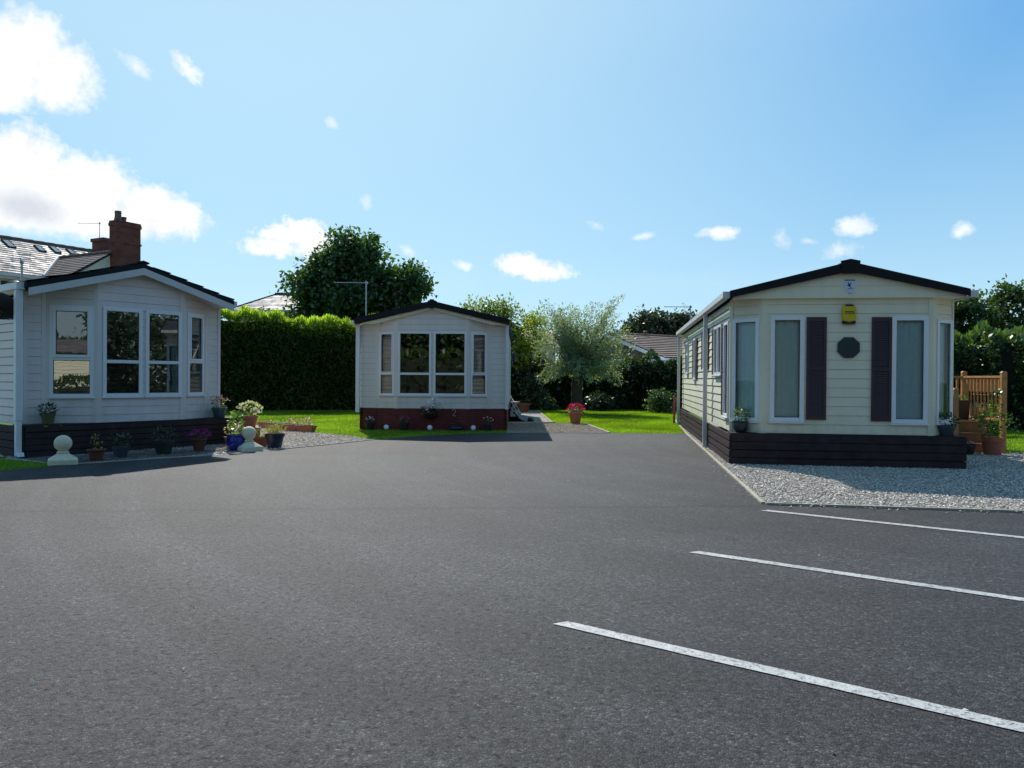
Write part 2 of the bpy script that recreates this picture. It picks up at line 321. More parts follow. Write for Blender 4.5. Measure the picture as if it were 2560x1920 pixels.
# ------------------------------------------------------------------ mesh helpers
class MB:
    def __init__(s): s.v = []; s.f = []; s.m = []
    def face(s, pts, m=0):
        i = len(s.v); s.v += [tuple(p) for p in pts]; s.f.append(tuple(range(i, i+len(pts)))); s.m.append(m)
    def mesh(s, v, f, m=0):
        i = len(s.v); s.v += [tuple(p) for p in v]; s.f += [tuple(i+k for k in q) for q in f]; s.m += [m]*len(f)
    def hexa(s, p, m=0):   # p: 8 corners, bottom ring then top ring
        s.mesh(p, [(3, 2, 1, 0), (4, 5, 6, 7), (0, 1, 5, 4), (1, 2, 6, 5), (2, 3, 7, 6), (3, 0, 4, 7)], m)
    def box(s, x0, x1, y0, y1, z0, z1, m=0):
        s.hexa([(x0, y0, z0), (x1, y0, z0), (x1, y1, z0), (x0, y1, z0), (x0, y0, z1), (x1, y0, z1), (x1, y1, z1), (x0, y1, z1)], m)
    def fbox(s, F, a0, a1, o0, o1, z0, z1, m=0):
        s.hexa([F(a0, o1, z0), F(a1, o1, z0), F(a1, o0, z0), F(a0, o0, z0), F(a0, o1, z1), F(a1, o1, z1), F(a1, o0, z1), F(a0, o0, z1)], m)
    def bar(s, p, q, w, h=None, m=0, up=(0, 0, 1)):
        p = Vector(p); q = Vector(q); d = (q-p).normalized(); u = Vector(up)
        if abs(d.dot(u)) > .98: u = Vector((1, 0, 0))
        a = d.cross(u).normalized(); b = a.cross(d).normalized(); h = h or w
        A = a*w/2; B = b*h/2
        s.hexa([p-A-B, p+A-B, q+A-B, q-A-B, p-A+B, p+A+B, q+A+B, q-A+B], m)
    def tube(s, pts, rs, n=8, m=0, cap=True):
        pts = [Vector(p) for p in pts]; rs = rs if hasattr(rs, '__len__') else [rs]*len(pts)
        i0 = len(s.v); a = None
        for k, p in enumerate(pts):
            d = (pts[min(k+1, len(pts)-1)]-pts[max(k-1, 0)]).normalized()
            if a is None:
                u = Vector((0, 0, 1)) if abs(d.z) < .9 else Vector((1, 0, 0)); a = d.cross(u).normalized()
            a = (a-d*a.dot(d)).normalized(); b = d.cross(a)
            for j in range(n):
                t = 2*PI*j/n; s.v.append(tuple(p+(a*math.cos(t)+b*math.sin(t))*rs[k]))
        for k in range(len(pts)-1):
            for j in range(n):
                s.f.append((i0+k*n+j, i0+k*n+(j+1) % n, i0+(k+1)*n+(j+1) % n, i0+(k+1)*n+j)); s.m.append(m)
        if cap:
            s.f.append(tuple(i0+j for j in reversed(range(n)))); s.m.append(m)
            s.f.append(tuple(i0+(len(pts)-1)*n+j for j in range(n))); s.m.append(m)
    def lathe(s, prof, c=(0, 0, 0), n=20, m=0, sq=1):
        i0 = len(s.v)
        for r, z in prof:
            for j in range(n):
                t = 2*PI*j/n; s.v.append((c[0]+r*math.cos(t), c[1]+r*sq*math.sin(t), c[2]+z))
        for k in range(len(prof)-1):
            for j in range(n):
                s.f.append((i0+k*n+j, i0+k*n+(j+1) % n, i0+(k+1)*n+(j+1) % n, i0+(k+1)*n+j)); s.m.append(m)
        s.f.append(tuple(i0+j for j in reversed(range(n)))); s.m.append(m)
        s.f.append(tuple(i0+(len(prof)-1)*n+j for j in range(n))); s.m.append(m)
    def prism(s, poly, fn, d0, d1, m=0):   # poly of (a,b); fn(a,b,d) -> xyz
        n = len(poly); v = [fn(a, b, d0) for a, b in poly]+[fn(a, b, d1) for a, b in poly]
        f = [tuple(reversed(range(n))), tuple(range(n, 2*n))]+[(k, (k+1) % n, n+(k+1) % n, n+k) for k in range(n)]
        s.mesh(v, f, m)
    def build(s, name, ms, parent=None, smooth=False, bevel=0, fix=True):
        me = bpy.data.meshes.new(name); me.from_pydata(s.v, [], s.f)
        ms = ms if isinstance(ms, (list, tuple)) else [ms]
        for k in ms: me.materials.append(M[k] if isinstance(k, str) else k)
        if len(ms) > 1: me.polygons.foreach_set('material_index', s.m)
        if fix:
            bm = bmesh.new(); bm.from_mesh(me); bmesh.ops.recalc_face_normals(bm, faces=bm.faces); bm.to_mesh(me); bm.free()
        if smooth: me.polygons.foreach_set('use_smooth', [True]*len(me.polygons))
        o = bpy.data.objects.new(name, me); COL.objects.link(o)
        if parent is not None: o.parent = parent
        if bevel:
            b = o.modifiers.new('bevel', 'BEVEL'); b.width = bevel; b.segments = 2; b.limit_method = 'ANGLE'; b.angle_limit = rad(40)
        return o
def tag(o, label=None, cat=None, group=None, kind=None):
    if label: o['label'] = label
    if cat: o['category'] = cat
    if group: o['group'] = group
    if kind: o['kind'] = kind
    return o
def thing(name, label, cat, loc=(0, 0, 0), rz=0, group=None):
    o = bpy.data.objects.new(name, None); COL.objects.link(o); o.location = loc; o.rotation_euler = (0, 0, rz)
    o.empty_display_size = .2
    return tag(o, label, cat, group)
def copy_tree(o, parent=None):
    c = o.copy(); COL.objects.link(c); c.parent = parent
    for ch in list(o.children): copy_tree(ch, c)
    return c
def struct(name, mb, m, **k): return tag(mb.build(name, m, None, **k), kind='structure')

def frame(p0, p1, z=0):
    """wall frame: s along p0->p1, o outward (right of travel), z up"""
    dx, dy = p1[0]-p0[0], p1[1]-p0[1]; l = math.hypot(dx, dy); t = (dx/l, dy/l); n = (t[1], -t[0])
    F = lambda s, o, zz: (p0[0]+t[0]*s+n[0]*o, p0[1]+t[1]*s+n[1]*o, z+zz)
    F.len = l; return F
def slope_frame(o, t, u):
    """frame on a slope: s along t, z along u, o along t x u"""
    o = Vector(o); t = Vector(t).normalized(); u = Vector(u).normalized(); n = t.cross(u)
    return lambda s, q, zz: tuple(o+t*s+n*q+u*zz)
def interval(poly, z):
    xs = []
    for k in range(len(poly)):
        (a, za), (b, zb) = poly[k], poly[(k+1) % len(poly)]
        if abs(za-zb) < 1e-9:
            if abs(za-z) < 1e-6: xs += [a, b]
        elif min(za, zb)-1e-7 <= z <= max(za, zb)+1e-7: xs.append(a+(b-a)*(z-za)/(zb-za))
    return (min(xs), max(xs)) if xs else None
def lapped(mb, F, poly, holes=(), h=.15, lap=.014, gap=.012, inset=.004, z_start=None, mats=(0, 1)):
    """horizontal lap boards filling a convex polygon (s,z) with rectangular holes; each board leans out at its foot"""
    z0 = min(p[1] for p in poly); z1 = max(p[1] for p in poly); zs = z0 if z_start is None else z_start
    cuts = {round(z0, 5), round(z1, 5)} | {round(p[1], 5) for p in poly}
    for a in holes: cuts |= {round(a[2], 5), round(a[3], 5)}
    k = 0
    while zs+k*h < z1+h:
        for z in (zs+k*h, zs+(k+1)*h-gap):
            if z0 < z < z1: cuts.add(round(z, 5))
        k += 1
    cuts = sorted(c for c in cuts if z0-1e-6 <= c <= z1+1e-6)
    for za, zb in zip(cuts, cuts[1:]):
        if zb-za < 1e-4: continue
        k = math.floor(((za+zb)/2-zs)/h); zp = zs+k*h
        groove = (za+zb)/2 > zp+h-gap
        off = (lambda z: -inset) if groove else (lambda z: lap*(1-(z-zp)/h))
        ia, ib = interval(poly, za+1e-6), interval(poly, zb-1e-6)
        if not ia or not ib: continue
        la, ra = ia; lb, rb = ib
        segs = [((la, lb), None)]; hs = sorted([q for q in holes if q[2] <= za+1e-5 and q[3] >= zb-1e-5])
        left = (la, lb); out = []
        for q in hs: out.append((left, (q[0], q[0]))); left = (q[1], q[1])
        out.append((left, (ra, rb)))
        for (a, b), (c, d) in out:
            if c-a < 1e-4 and d-b < 1e-4: continue
            mb.face([F(a, off(za), za), F(c, off(za), za), F(d, off(zb), zb), F(b, off(zb), zb)], mats[1] if groove else mats[0])
            if not groove and abs(za-zp) < 1e-4:
                mb.face([F(a, -inset, za), F(c, -inset, za), F(c, lap, za), F(a, lap, za)], mats[0])

# ------------------------------------------------------------------ leaves
def leaf_obj(name, P, D, Nn, Ln, Wd, col, m, parent=None, blade=False, bend=.0):
    """every row of P one leaf: rhombus (or blade triangle) along D, across D x Nn"""
    n = len(P); P = np.asarray(P, float); D = D/np.linalg.norm(D, axis=1)[:, None]
    W = np.cross(D, Nn); W /= (np.linalg.norm(W, axis=1)[:, None]+1e-9)
    Ln = np.broadcast_to(Ln, (n,))[:, None]; Wd = np.broadcast_to(Wd, (n,))[:, None]
    if blade:
        V = np.stack([P-W*Wd*.5, P+W*Wd*.5, P+D*Ln], 1); k = 3
    else:
        Nn2 = np.cross(W, D)
        V = np.stack([P, P+D*Ln*.45-W*Wd*.5+Nn2*Ln*bend, P+D*Ln, P+D*Ln*.45+W*Wd*.5+Nn2*Ln*bend], 1); k = 4
    me = bpy.data.meshes.new(name)
    me.vertices.add(n*k); me.loops.add(n*k); me.polygons.add(n)
    me.vertices.foreach_set('co', V.reshape(-1).astype('f'))
    me.loops.foreach_set('vertex_index', np.arange(n*k, dtype='i'))
    me.polygons.foreach_set('loop_start', np.arange(0, n*k, k, dtype='i'))
    me.polygons.foreach_set('loop_total', np.full(n, k, 'i'))
    me.update(calc_edges=True)
    a = me.color_attributes.new('Col', 'FLOAT_COLOR', 'POINT')
    c = np.ones((n, k, 4)); c[:, :, :3] = np.asarray(col)[:, None, :]
    a.data.foreach_set('color', c.reshape(-1).astype('f'))
    me.materials.append(M[m] if isinstance(m, str) else m)
    o = bpy.data.objects.new(name, me); COL.objects.link(o)
    if parent is not None: o.parent = parent
    return o
def unit(n, rng=RNG):
    v = rng.normal(size=(n, 3)); return v/np.linalg.norm(v, axis=1)[:, None]
def tint(n, lo=.65, hi=1.35, warm=.12, rng=RNG):
    b = rng.uniform(lo, hi, n); w = rng.uniform(-warm, warm, n)
    return np.stack([b*(1+w*1.6), b*(1+w*.4), b*(1-w)], 1)
def crown(name, blobs, nclump, per, size, m, parent, seed=1, spread=.35, droop=.2, aspect=.6, shell=(.72, 1.04), flat=.75, clumptint=(.6, 1.3)):
    """leaf clumps on the outer shell of overlapping ellipsoids -> uneven outline with gaps"""
    rng = np.random.default_rng(seed)
    vol = np.array([b[3]*b[4]*b[5] for b in blobs])**.67; w = vol/vol.sum()
    ids = rng.choice(len(blobs), nclump, p=w); B = np.array(blobs)[ids]
    u = unit(nclump, rng); r = rng.uniform(*shell, nclump)[:, None]
    C = B[:, :3]+u*r*B[:, 3:6]
    P = np.repeat(C, per, 0)+rng.normal(size=(nclump*per, 3))*spread*np.array([1, 1, flat])
    U = np.repeat(u, per, 0); n = len(P)
    D = U*.6+rng.normal(size=(n, 3))*.7+np.array([0, 0, -droop]); Nn = U*.5+np.array([0, 0, .7])+rng.normal(size=(n, 3))*.55
    ct = rng.uniform(*clumptint, nclump); T = tint(n, .75, 1.25, .12, rng)*np.repeat(ct, per)[:, None]
    Ls = size*rng.uniform(.65, 1.3, n)
    return leaf_obj(name, P, D, Nn, Ls, Ls*aspect, T, m, parent, bend=.08)
def trunk(mb, base, top, r0, r1, limbs, seed=1):
    rng = random.Random(seed); base = Vector(base); top = Vector(top); pts = []; rs = []
    for k in range(7):
        t = k/6; p = base.lerp(top, t)+Vector((rng.uniform(-.05, .05), rng.uniform(-.05, .05), 0))*(r0*6 if 0 < k else 0)*t
        pts.append(p); rs.append((r0*(1.35 if k == 0 else 1))*(1-t)+r1*t)
    mb.tube(pts, rs, 9)
    for (t0, tip) in limbs:
        a = base.lerp(top, t0); b = Vector(tip); mid = a.lerp(b, .5)+Vector((0, 0, (b-a).length*.08))+Vector((rng.uniform(-.1, .1), rng.uniform(-.1, .1), 0))
        r = r0*(1-t0)+r1*t0; mb.tube([a, a.lerp(mid, .5), mid, mid.lerp(b, .6), b], [r*.6, r*.5, r*.4, r*.25, r*.1], 7)
def lobes(blobs, n, r0, r1, seed, sx=1.0, cx=0.):
    rng = np.random.default_rng(seed); B = np.array(blobs, float); B[:, 0] = cx+(B[:, 0]-cx)*sx; B[:, 3] *= sx
    w = (B[:, 3]*B[:, 4]*B[:, 5])**.67; ids = rng.choice(len(B), n, p=w/w.sum()); u = unit(n, rng); u[:, 2] = np.abs(u[:, 2])*np.where(rng.uniform(size=n) < .8, 1, -1)
    C = B[ids, :3]+u*B[ids, 3:6]*rng.uniform(.72, 1.0, (n, 1)); r = rng.uniform(r0, r1, n)
    return [tuple(q*np.array([1, 1, 1, .82, .82, .82])) for q in B]+[(c[0], c[1], c[2], k, k, k*.8) for c, k in zip(C, r)]
def tree(name, label, cat, base, top, r0, blobs, ncl, per, size, m, seed, group=None, nboughs=12, **k):
    t = thing(name, label, cat, base, 0, group); b = Vector(base)
    lb = [tuple(np.array(q[:3])-np.array(base))+tuple(q[3:]) for q in blobs]; nb = min(len(lb), nboughs)
    mb = MB(); trunk(mb, (0, 0, -.05), tuple(Vector(top)-b), r0, r0*.45, [(.45+.5*i/nb, q[:3]) for i, q in enumerate(lb[:nb])], seed)
    mb.build('trunk', 'bark', t, smooth=True)
    crown('crown', lb, ncl, per, size, m, t, seed, **k)
    return t
def flecks(name, n, center, rad3, size, cols, m, parent, seed=3, up=.6, aspect=.8, surface=False):
    """small plant: leaves or petals spread through an ellipsoid"""
    rng = np.random.default_rng(seed); u = unit(n, rng); r = (np.ones(n) if surface else rng.uniform(.1, 1, n)**.4)[:, None]
    if surface: u[:, 2] = np.abs(u[:, 2])
    P = np.array(center)+u*r*np.array(rad3); D = u+rng.normal(size=(n, 3))*.5+np.array([0, 0, up*.4]); Nn = np.array([0, 0, 1])+rng.normal(size=(n, 3))*.6
    c = np.array(cols)[rng.integers(0, len(cols), n)]*rng.uniform(.7, 1.2, n)[:, None]
    s = size*rng.uniform(.7, 1.3, n)
    return leaf_obj(name, P, D, Nn, s, s*aspect, c, m, parent, bend=.1)
G1 = [(1, 1, 1), (.7, .8, .7), (1.2, 1.1, .8)]

# ------------------------------------------------------------------ camera, sun, sky
cd = bpy.data.cameras.new('camera'); cam = bpy.data.objects.new('camera', cd); COL.objects.link(cam); S.camera = cam
cd.sensor_width = 36; cd.lens = 36*1950/2560; cd.clip_end = 3000; cd.clip_start = .05
cam.matrix_world = Matrix.Translation((0, 0, 1.4)) @ Matrix.Rotation(PI/2-math.atan(15/1950), 4, 'X') @ Matrix.Rotation(rad(.4), 4, 'Z')
SUN_EL, SUN_AZ = rad(42), rad(-18)      # azimuth from +Y, negative = left of the view
sv = Vector((math.sin(SUN_AZ)*math.cos(SUN_EL), math.cos(SUN_AZ)*math.cos(SUN_EL), math.sin(SUN_EL)))
sl = bpy.data.lights.new('sun', 'SUN'); sl.energy = 5.0; sl.angle = rad(.53); sl.color = (1, .955, .88)
so = bpy.data.objects.new('sun', sl); COL.objects.link(so); so.rotation_euler = (-sv).to_track_quat('-Z', 'Y').to_euler(); so.location = sv*60

w = bpy.data.worlds.new('World'); S.world = w; w.use_nodes = True; nt = w.node_tree; nt.nodes.clear()
wo = N(nt, 'ShaderNodeOutputWorld'); bg = N(nt, 'ShaderNodeBackground'); bg.inputs['Strength'].default_value = .115
sky = N(nt, 'ShaderNodeTexSky', sky_type='NISHITA', sun_disc=False)
sky.sun_elevation = SUN_EL; sky.sun_rotation = SUN_AZ; sky.altitude = 20; sky.air_density = 1.0; sky.dust_density = .15; sky.ozone_density = 2.6
gam = N(nt, 'ShaderNodeHueSaturation'); gam.inputs['Saturation'].default_value = 1.05; L(nt, sky, 0, gam, 'Color')
tc = N(nt, 'ShaderNodeTexCoord'); sx = N(nt, 'ShaderNodeSeparateXYZ'); L(nt, tc, 'Generated', sx, 0)
def MA(op, a, b=None, c=None, clamp=False):
    n = N(nt, 'ShaderNodeMath', operation=op, use_clamp=clamp)
    for k, x in enumerate((a, b, c)):
        if x is None: continue
        if isinstance(x, (int, float)): n.inputs[k].default_value = x
        else: nt.links.new(x, n.inputs[k])
    return n.outputs[0]
az = MA('ARCTAN2', sx.outputs['X'], sx.outputs['Y']); el = MA('ARCSINE', sx.outputs['Z'])
nc = N(nt, 'ShaderNodeCombineXYZ'); nt.links.new(az, nc.inputs[0]); nt.links.new(el, nc.inputs[1])
nA = noise(nt, 9, 9, .62, nc.outputs[0]); nB = noise(nt, 34, 6, .6, nc.outputs[0])
nC = noise(nt, 95, 4, .6, nc.outputs[0])
nz2 = MA('ADD', MA('MULTIPLY', MA('SUBTRACT', nB.outputs['Fac'], .5), 2.4), MA('MULTIPLY', MA('SUBTRACT', nC.outputs['Fac'], .5), 1.6))
nz = MA('ADD', MA('MULTIPLY', MA('SUBTRACT', nA.outputs['Fac'], .5), 1.9), MA('ADD', MA('MULTIPLY', MA('SUBTRACT', nB.outputs['Fac'], .5), 1.0), MA('MULTIPLY', MA('SUBTRACT', nC.outputs['Fac'], .5), .6)))
FD = 1685.
SKYG = [(.66, .62), (.905, .37), (1.02, .13)]
def cloud(u, v, ru, rv, rot=0, rough=1.0, soft=.45, gain=1.0):
    """one cloud: an ellipse of sky (azimuth/elevation) with a ragged noise edge"""
    a0 = math.atan((u-1106)/FD); e0 = math.atan((817-v+(u-1106)*.007)/math.hypot(FD, u-1106))
    ra, re = ru/FD*math.cos(a0)**2, rv/FD
    da = MA('SUBTRACT', az, a0); de = MA('SUBTRACT', el, e0); c, s = math.cos(rot), math.sin(rot)
    p = MA('DIVIDE', MA('ADD', MA('MULTIPLY', da, c), MA('MULTIPLY', de, s)), ra)
    q = MA('DIVIDE', MA('SUBTRACT', MA('MULTIPLY', de, c), MA('MULTIPLY', da, s)), re)
    d = MA('SQRT', MA('ADD', MA('MULTIPLY', p, p), MA('MULTIPLY', q, q)))
    f = MA('ADD', MA('SUBTRACT', 1.0, d), MA('MULTIPLY', nz2 if ru < 100 else nz, rough))
    return MA('MULTIPLY', MA('DIVIDE', f, soft, clamp=True), gain)
CL = [(30, 120, 140, 95, -.4, .7, .42, 1), (110, 165, 115, 70, -.5, .75, .45, 1), (-20, 175, 130, 60, 0, .5, .35, 1), (-60, 90, 110, 90, 0, .5, .3, 1),
      (50, 345, 120, 75, 0, .65, .34, 1), (170, 425, 160, 85, -.2, .65, .34, 1), (330, 462, 125, 62, -.1, .65, .34, 1), (50, 440, 190, 62, 0, .4, .4, 1), (250, 480, 160, 40, 0, .4, .4, 1),
      (640, 510, 95, 36, 0, .7, .5, 1), (590, 535, 95, 24, 0, .7, .6, 1), (700, 540, 60, 40, 0, .7, .6, 1),
      (398, 148, 46, 20, -.75, 1.0, .9, .8), (285, 140, 48, 15, -.45, 1.0, 1.0, .6), (1150, 582, 92, 28, -.12, .5, .55, 1), (1115, 565, 50, 24, 0, .5, .55, 1),
      (1000, 575, 28, 12, -.2, .7, .7, .7), (880, 542, 26, 12, -.3, .8, .9, .5), (1285, 487, 26, 11, -.3, .8, .9, .5), (1390, 510, 32, 9, .15, .6, .8, .6),
      (1553, 503, 52, 17, 0, .5, .55, .85), (1845, 486, 52, 24, 0, .5, .6, .8), (1812, 541, 46, 20, 0, .7, .9, .6), (1745, 521, 26, 9, -.2, .8, .9, .5),
      (1685, 520, 26, 20, -.6, .9, 1.0, .5), (2073, 497, 34, 17, .3, .6, .7, .75), (713, 265, 16, 12, -.8, .9, 1, .45), (790, 437, 14, 16, 0, .9, 1, .4), (840, 600, 300, 40, 0, .8, 2.4, .16), (1500, 610, 420, 30, 0, .8, 2.4, .14)]
den = None
for k in CL:
    x = cloud(*k); den = x if den is None else MA('MAXIMUM', den, x)
# clouds behind the photographer, seen in the panes only: a field of cumulus
ncl = N(nt, 'ShaderNodeTexNoise'); ncl.inputs['Scale'].default_value = 3.2; ncl.inputs['Detail'].default_value = 7; L(nt, tc, 'Generated', ncl, 'Vector')
backm = MA('MULTIPLY', sx.outputs['Y'], -4.0, clamp=True)
bc = MA('MULTIPLY', MA('MULTIPLY', MA('SUBTRACT', ncl.outputs['Fac'], .47), 5.0, clamp=True), backm, clamp=True)
den = MA('MAXIMUM', den, MA('MULTIPLY', bc, .25))
# grey bellies of the big cumulus on the left
gb = MA('MAXIMUM', cloud(60, 450, 120, 42, -.1, .5, .8, 1), MA('MULTIPLY', cloud(330, 480, 60, 22, 0, .5, .9, 1), .45))
ccol = N(nt, 'ShaderNodeMix', data_type='RGBA'); ccol.inputs[6].default_value = (1.12, 1.12, 1.13, 1); ccol.inputs[7].default_value = (.66, .71, .80, 1); nt.links.new(MA('MAXIMUM', MA('MULTIPLY', gb, .85), MA('MULTIPLY', MA('SUBTRACT', .56, nB.outputs['Fac']), 1.6, clamp=True)), ccol.inputs[0])
# haze: the sky pales towards the horizon and towards the sun on the left
sc0 = N(nt, 'ShaderNodeVectorMath', operation='SCALE'); L(nt, gam, 'Color', sc0, 0); sc0.inputs['Scale'].default_value = .115
sp0 = N(nt, 'ShaderNodeSeparateXYZ'); L(nt, sc0, 0, sp0, 0)
dt = N(nt, 'ShaderNodeVectorMath', operation='DOT_PRODUCT'); L(nt, tc, 'Generated', dt, 0); dt.inputs[1].default_value = sv
far = MA('MULTIPLY', MA('MULTIPLY', MA('SUBTRACT', .93, dt.outputs['Value']), 4.0, clamp=True), MA('MULTIPLY', el, 2.6, clamp=True))
dim = MA('SUBTRACT', 1.0, MA('MULTIPLY', MA('MAXIMUM', MA('DIVIDE', MA('SUBTRACT', el, .5), .5, clamp=True), MA('DIVIDE', MA('SUBTRACT', .48, dt.outputs['Value']), .5, clamp=True)), .42))  # overhead and rear sky, out of view, dimmed to weaken the fill light
skm = N(nt, 'ShaderNodeCombineXYZ')
for k, (gain, deep) in enumerate(SKYG): nt.links.new(MA('MULTIPLY', MA('MULTIPLY', dim, MA('MULTIPLY', MA('POWER', MA('MAXIMUM', sp0.outputs[k], (.02, .3, .75)[k]), .24), gain/.115)), MA('SUBTRACT', 1.0, MA('MULTIPLY', far, deep))), skm.inputs[k])
fin = N(nt, 'ShaderNodeMix', data_type='RGBA'); nt.links.new(den, fin.inputs[0]); nt.links.new(skm.outputs[0], fin.inputs[6])
csc = N(nt, 'ShaderNodeVectorMath', operation='SCALE'); nt.links.new(ccol.outputs[2], csc.inputs[0]); csc.inputs['Scale'].default_value = 1/.115
nt.links.new(csc.outputs[0], fin.inputs[7]); nt.links.new(fin.outputs[2], bg.inputs['Color']); L(nt, bg, 0, wo, 0)
S.view_settings.view_transform = 'Standard'; S.view_settings.look = 'None'; S.view_settings.exposure = 0; S.view_settings.gamma = 1
S.cycles.max_bounces = 10; S.cycles.transparent_max_bounces = 16; S.cycles.caustics_reflective = False; S.cycles.caustics_refractive = False
S.cycles.use_denoising = True; S.cycles.denoiser = 'OPENIMAGEDENOISE'; S.cycles.denoising_prefilter = 'ACCURATE'; S.cycles.denoising_input_passes = 'RGB_ALBEDO_NORMAL'; S.render.filter_size = 1.25; S.cycles.use_adaptive_sampling = False; S.cycles.sample_clamp_indirect = 4

# ------------------------------------------------------------------ ground
def sheet(name, poly, z, m):
    mb = MB(); mb.face([(x, y, z) for x, y in poly]); o = struct(name, mb, m, fix=False)
    bm = bmesh.new(); bm.from_mesh(o.data); bmesh.ops.triangulate(bm, faces=bm.faces); bm.to_mesh(o.data); bm.free(); return o
sheet('ground', [(-700, -700), (700, -700), (700, 1400), (-700, 1400)], 0, 'turf')
LEFT_EDGE = [(-30, -3), (-14, 4.6), (-9.5, 8.6), (-7.39, 11.27), (-6.85, 12.14), (-5.92, 13.11), (-5.2, 13.66), (-4.72, 14.43), (-3.82, 15.9), (-3.03, 17.4)]
BACK_EDGE = [(-2.23, 18.5), (-1.2, 19.35), (-.12, 19.8), (.94, 19.88), (2.51, 19.98), (4.48, 20.03)]
sheet('car_park', [(-30, -30), (34, -30), (34, 4.0), (5.47, 8.30), (2.85, 8.71)]+BACK_EDGE[::-1]+LEFT_EDGE[::-1], .004, 'asphalt')
GR = [(2.85, 8.71), (5.47, 8.30), (26, 5.2), (26, 12.2), (12, 14.2), (9.75, 15.3), (9.4, 17.0), (8.2, 25.5), (5.55, 26.5), (4.48, 20.03)]
mb = MB(); mb.face([(x, y, .004) for x, y in [(-8.45, 13.05), (-9.0, 12.45), (-16, 8.8), (-26, 18), (-17.5, 24)]]); struct('ground_patch', mb, 'pink_bounce', fix=False)  # sheet mostly out of view, added to bounce pinkish light onto the side wall
sheet('gravel_bed', GR, .004, 'gravel')
GL = [(-6.99, 12.13)]+[(-6.85, 12.14), (-5.92, 13.11), (-5.2, 13.66), (-4.72, 14.43), (-3.82, 15.9), (-3.03, 17.4)]+[(-3.75, 18.3), (-4.75, 19.27), (-5.49, 19.86), (-6.26, 20.87), (-7.3, 22.3), (-9.6, 21.5), (-8.9, 16), (-8.6, 13.0)]
sheet('gravel_path', GL, .004, 'gravel')
sheet('gravel_shade_strip', [(-6.99, 12.13), (-6.85, 12.14), (-5.92, 13.11), (-5.2, 13.66), (-5.3, 14.9), (-8.2, 13.0)], .007, 'gravel_shade')  # same gravel, with the caravan's shade put into its colour
GM = [(-.12, 19.8), (.94, 19.88), (2.51, 19.98), (2.27, 23.98), (1.28, 24.2), (1.10, 34.0), (-.2, 34.0), (-.2, 23.0)]
sheet('gravel_drive', GM, .004, 'gravel')
mb = MB(); mb.face([(x, y, .008) for x, y in [(-5.62, 13.42), (-5.2, 13.66), (-4.55, 14.62), (-4.75, 14.72), (-5.5, 14.25)]]); struct('ground_patch', mb, 'concrete', fix=False)
def kerb(pts, wd=.05, hh=.035):
    mb = MB()
    for a, b in zip(pts, pts[1:]): mb.bar((*a, hh/2), (*b, hh/2), wd, hh)
    struct('kerb', mb, 'kerb', bevel=.006)
kerb([(26, 5.2), (5.47, 8.30), (2.85, 8.71)], .035, .03); kerb([(2.83, 8.75), (4.48, 20.03), (5.55, 26.5)], .045, .03)
kerb([(2.51, 19.98), (2.27, 23.98)]); kerb([(1.27, 24.25), (1.10, 34.0)]); kerb([(-.12, 19.8), (.94, 19.88), (2.46, 19.97)], .04, .02)
kerb([(-6.9, 12.1), (-5.92, 13.11), (-5.24, 13.66)], .04, .02); kerb([(-4.5, 14.75), (-3.82, 15.9), (-3.03, 17.4)], .04, .02)
mb = MB(); mb.bar((-.15, 23.55, .03), (1.32, 24.25, .03), .16, .05); o = mb.build('edging_plank', 'kerb', None, bevel=.008)
tag(o, 'pale timber plank lying across the gravel drive beside the brick-skirted caravan', 'plank')
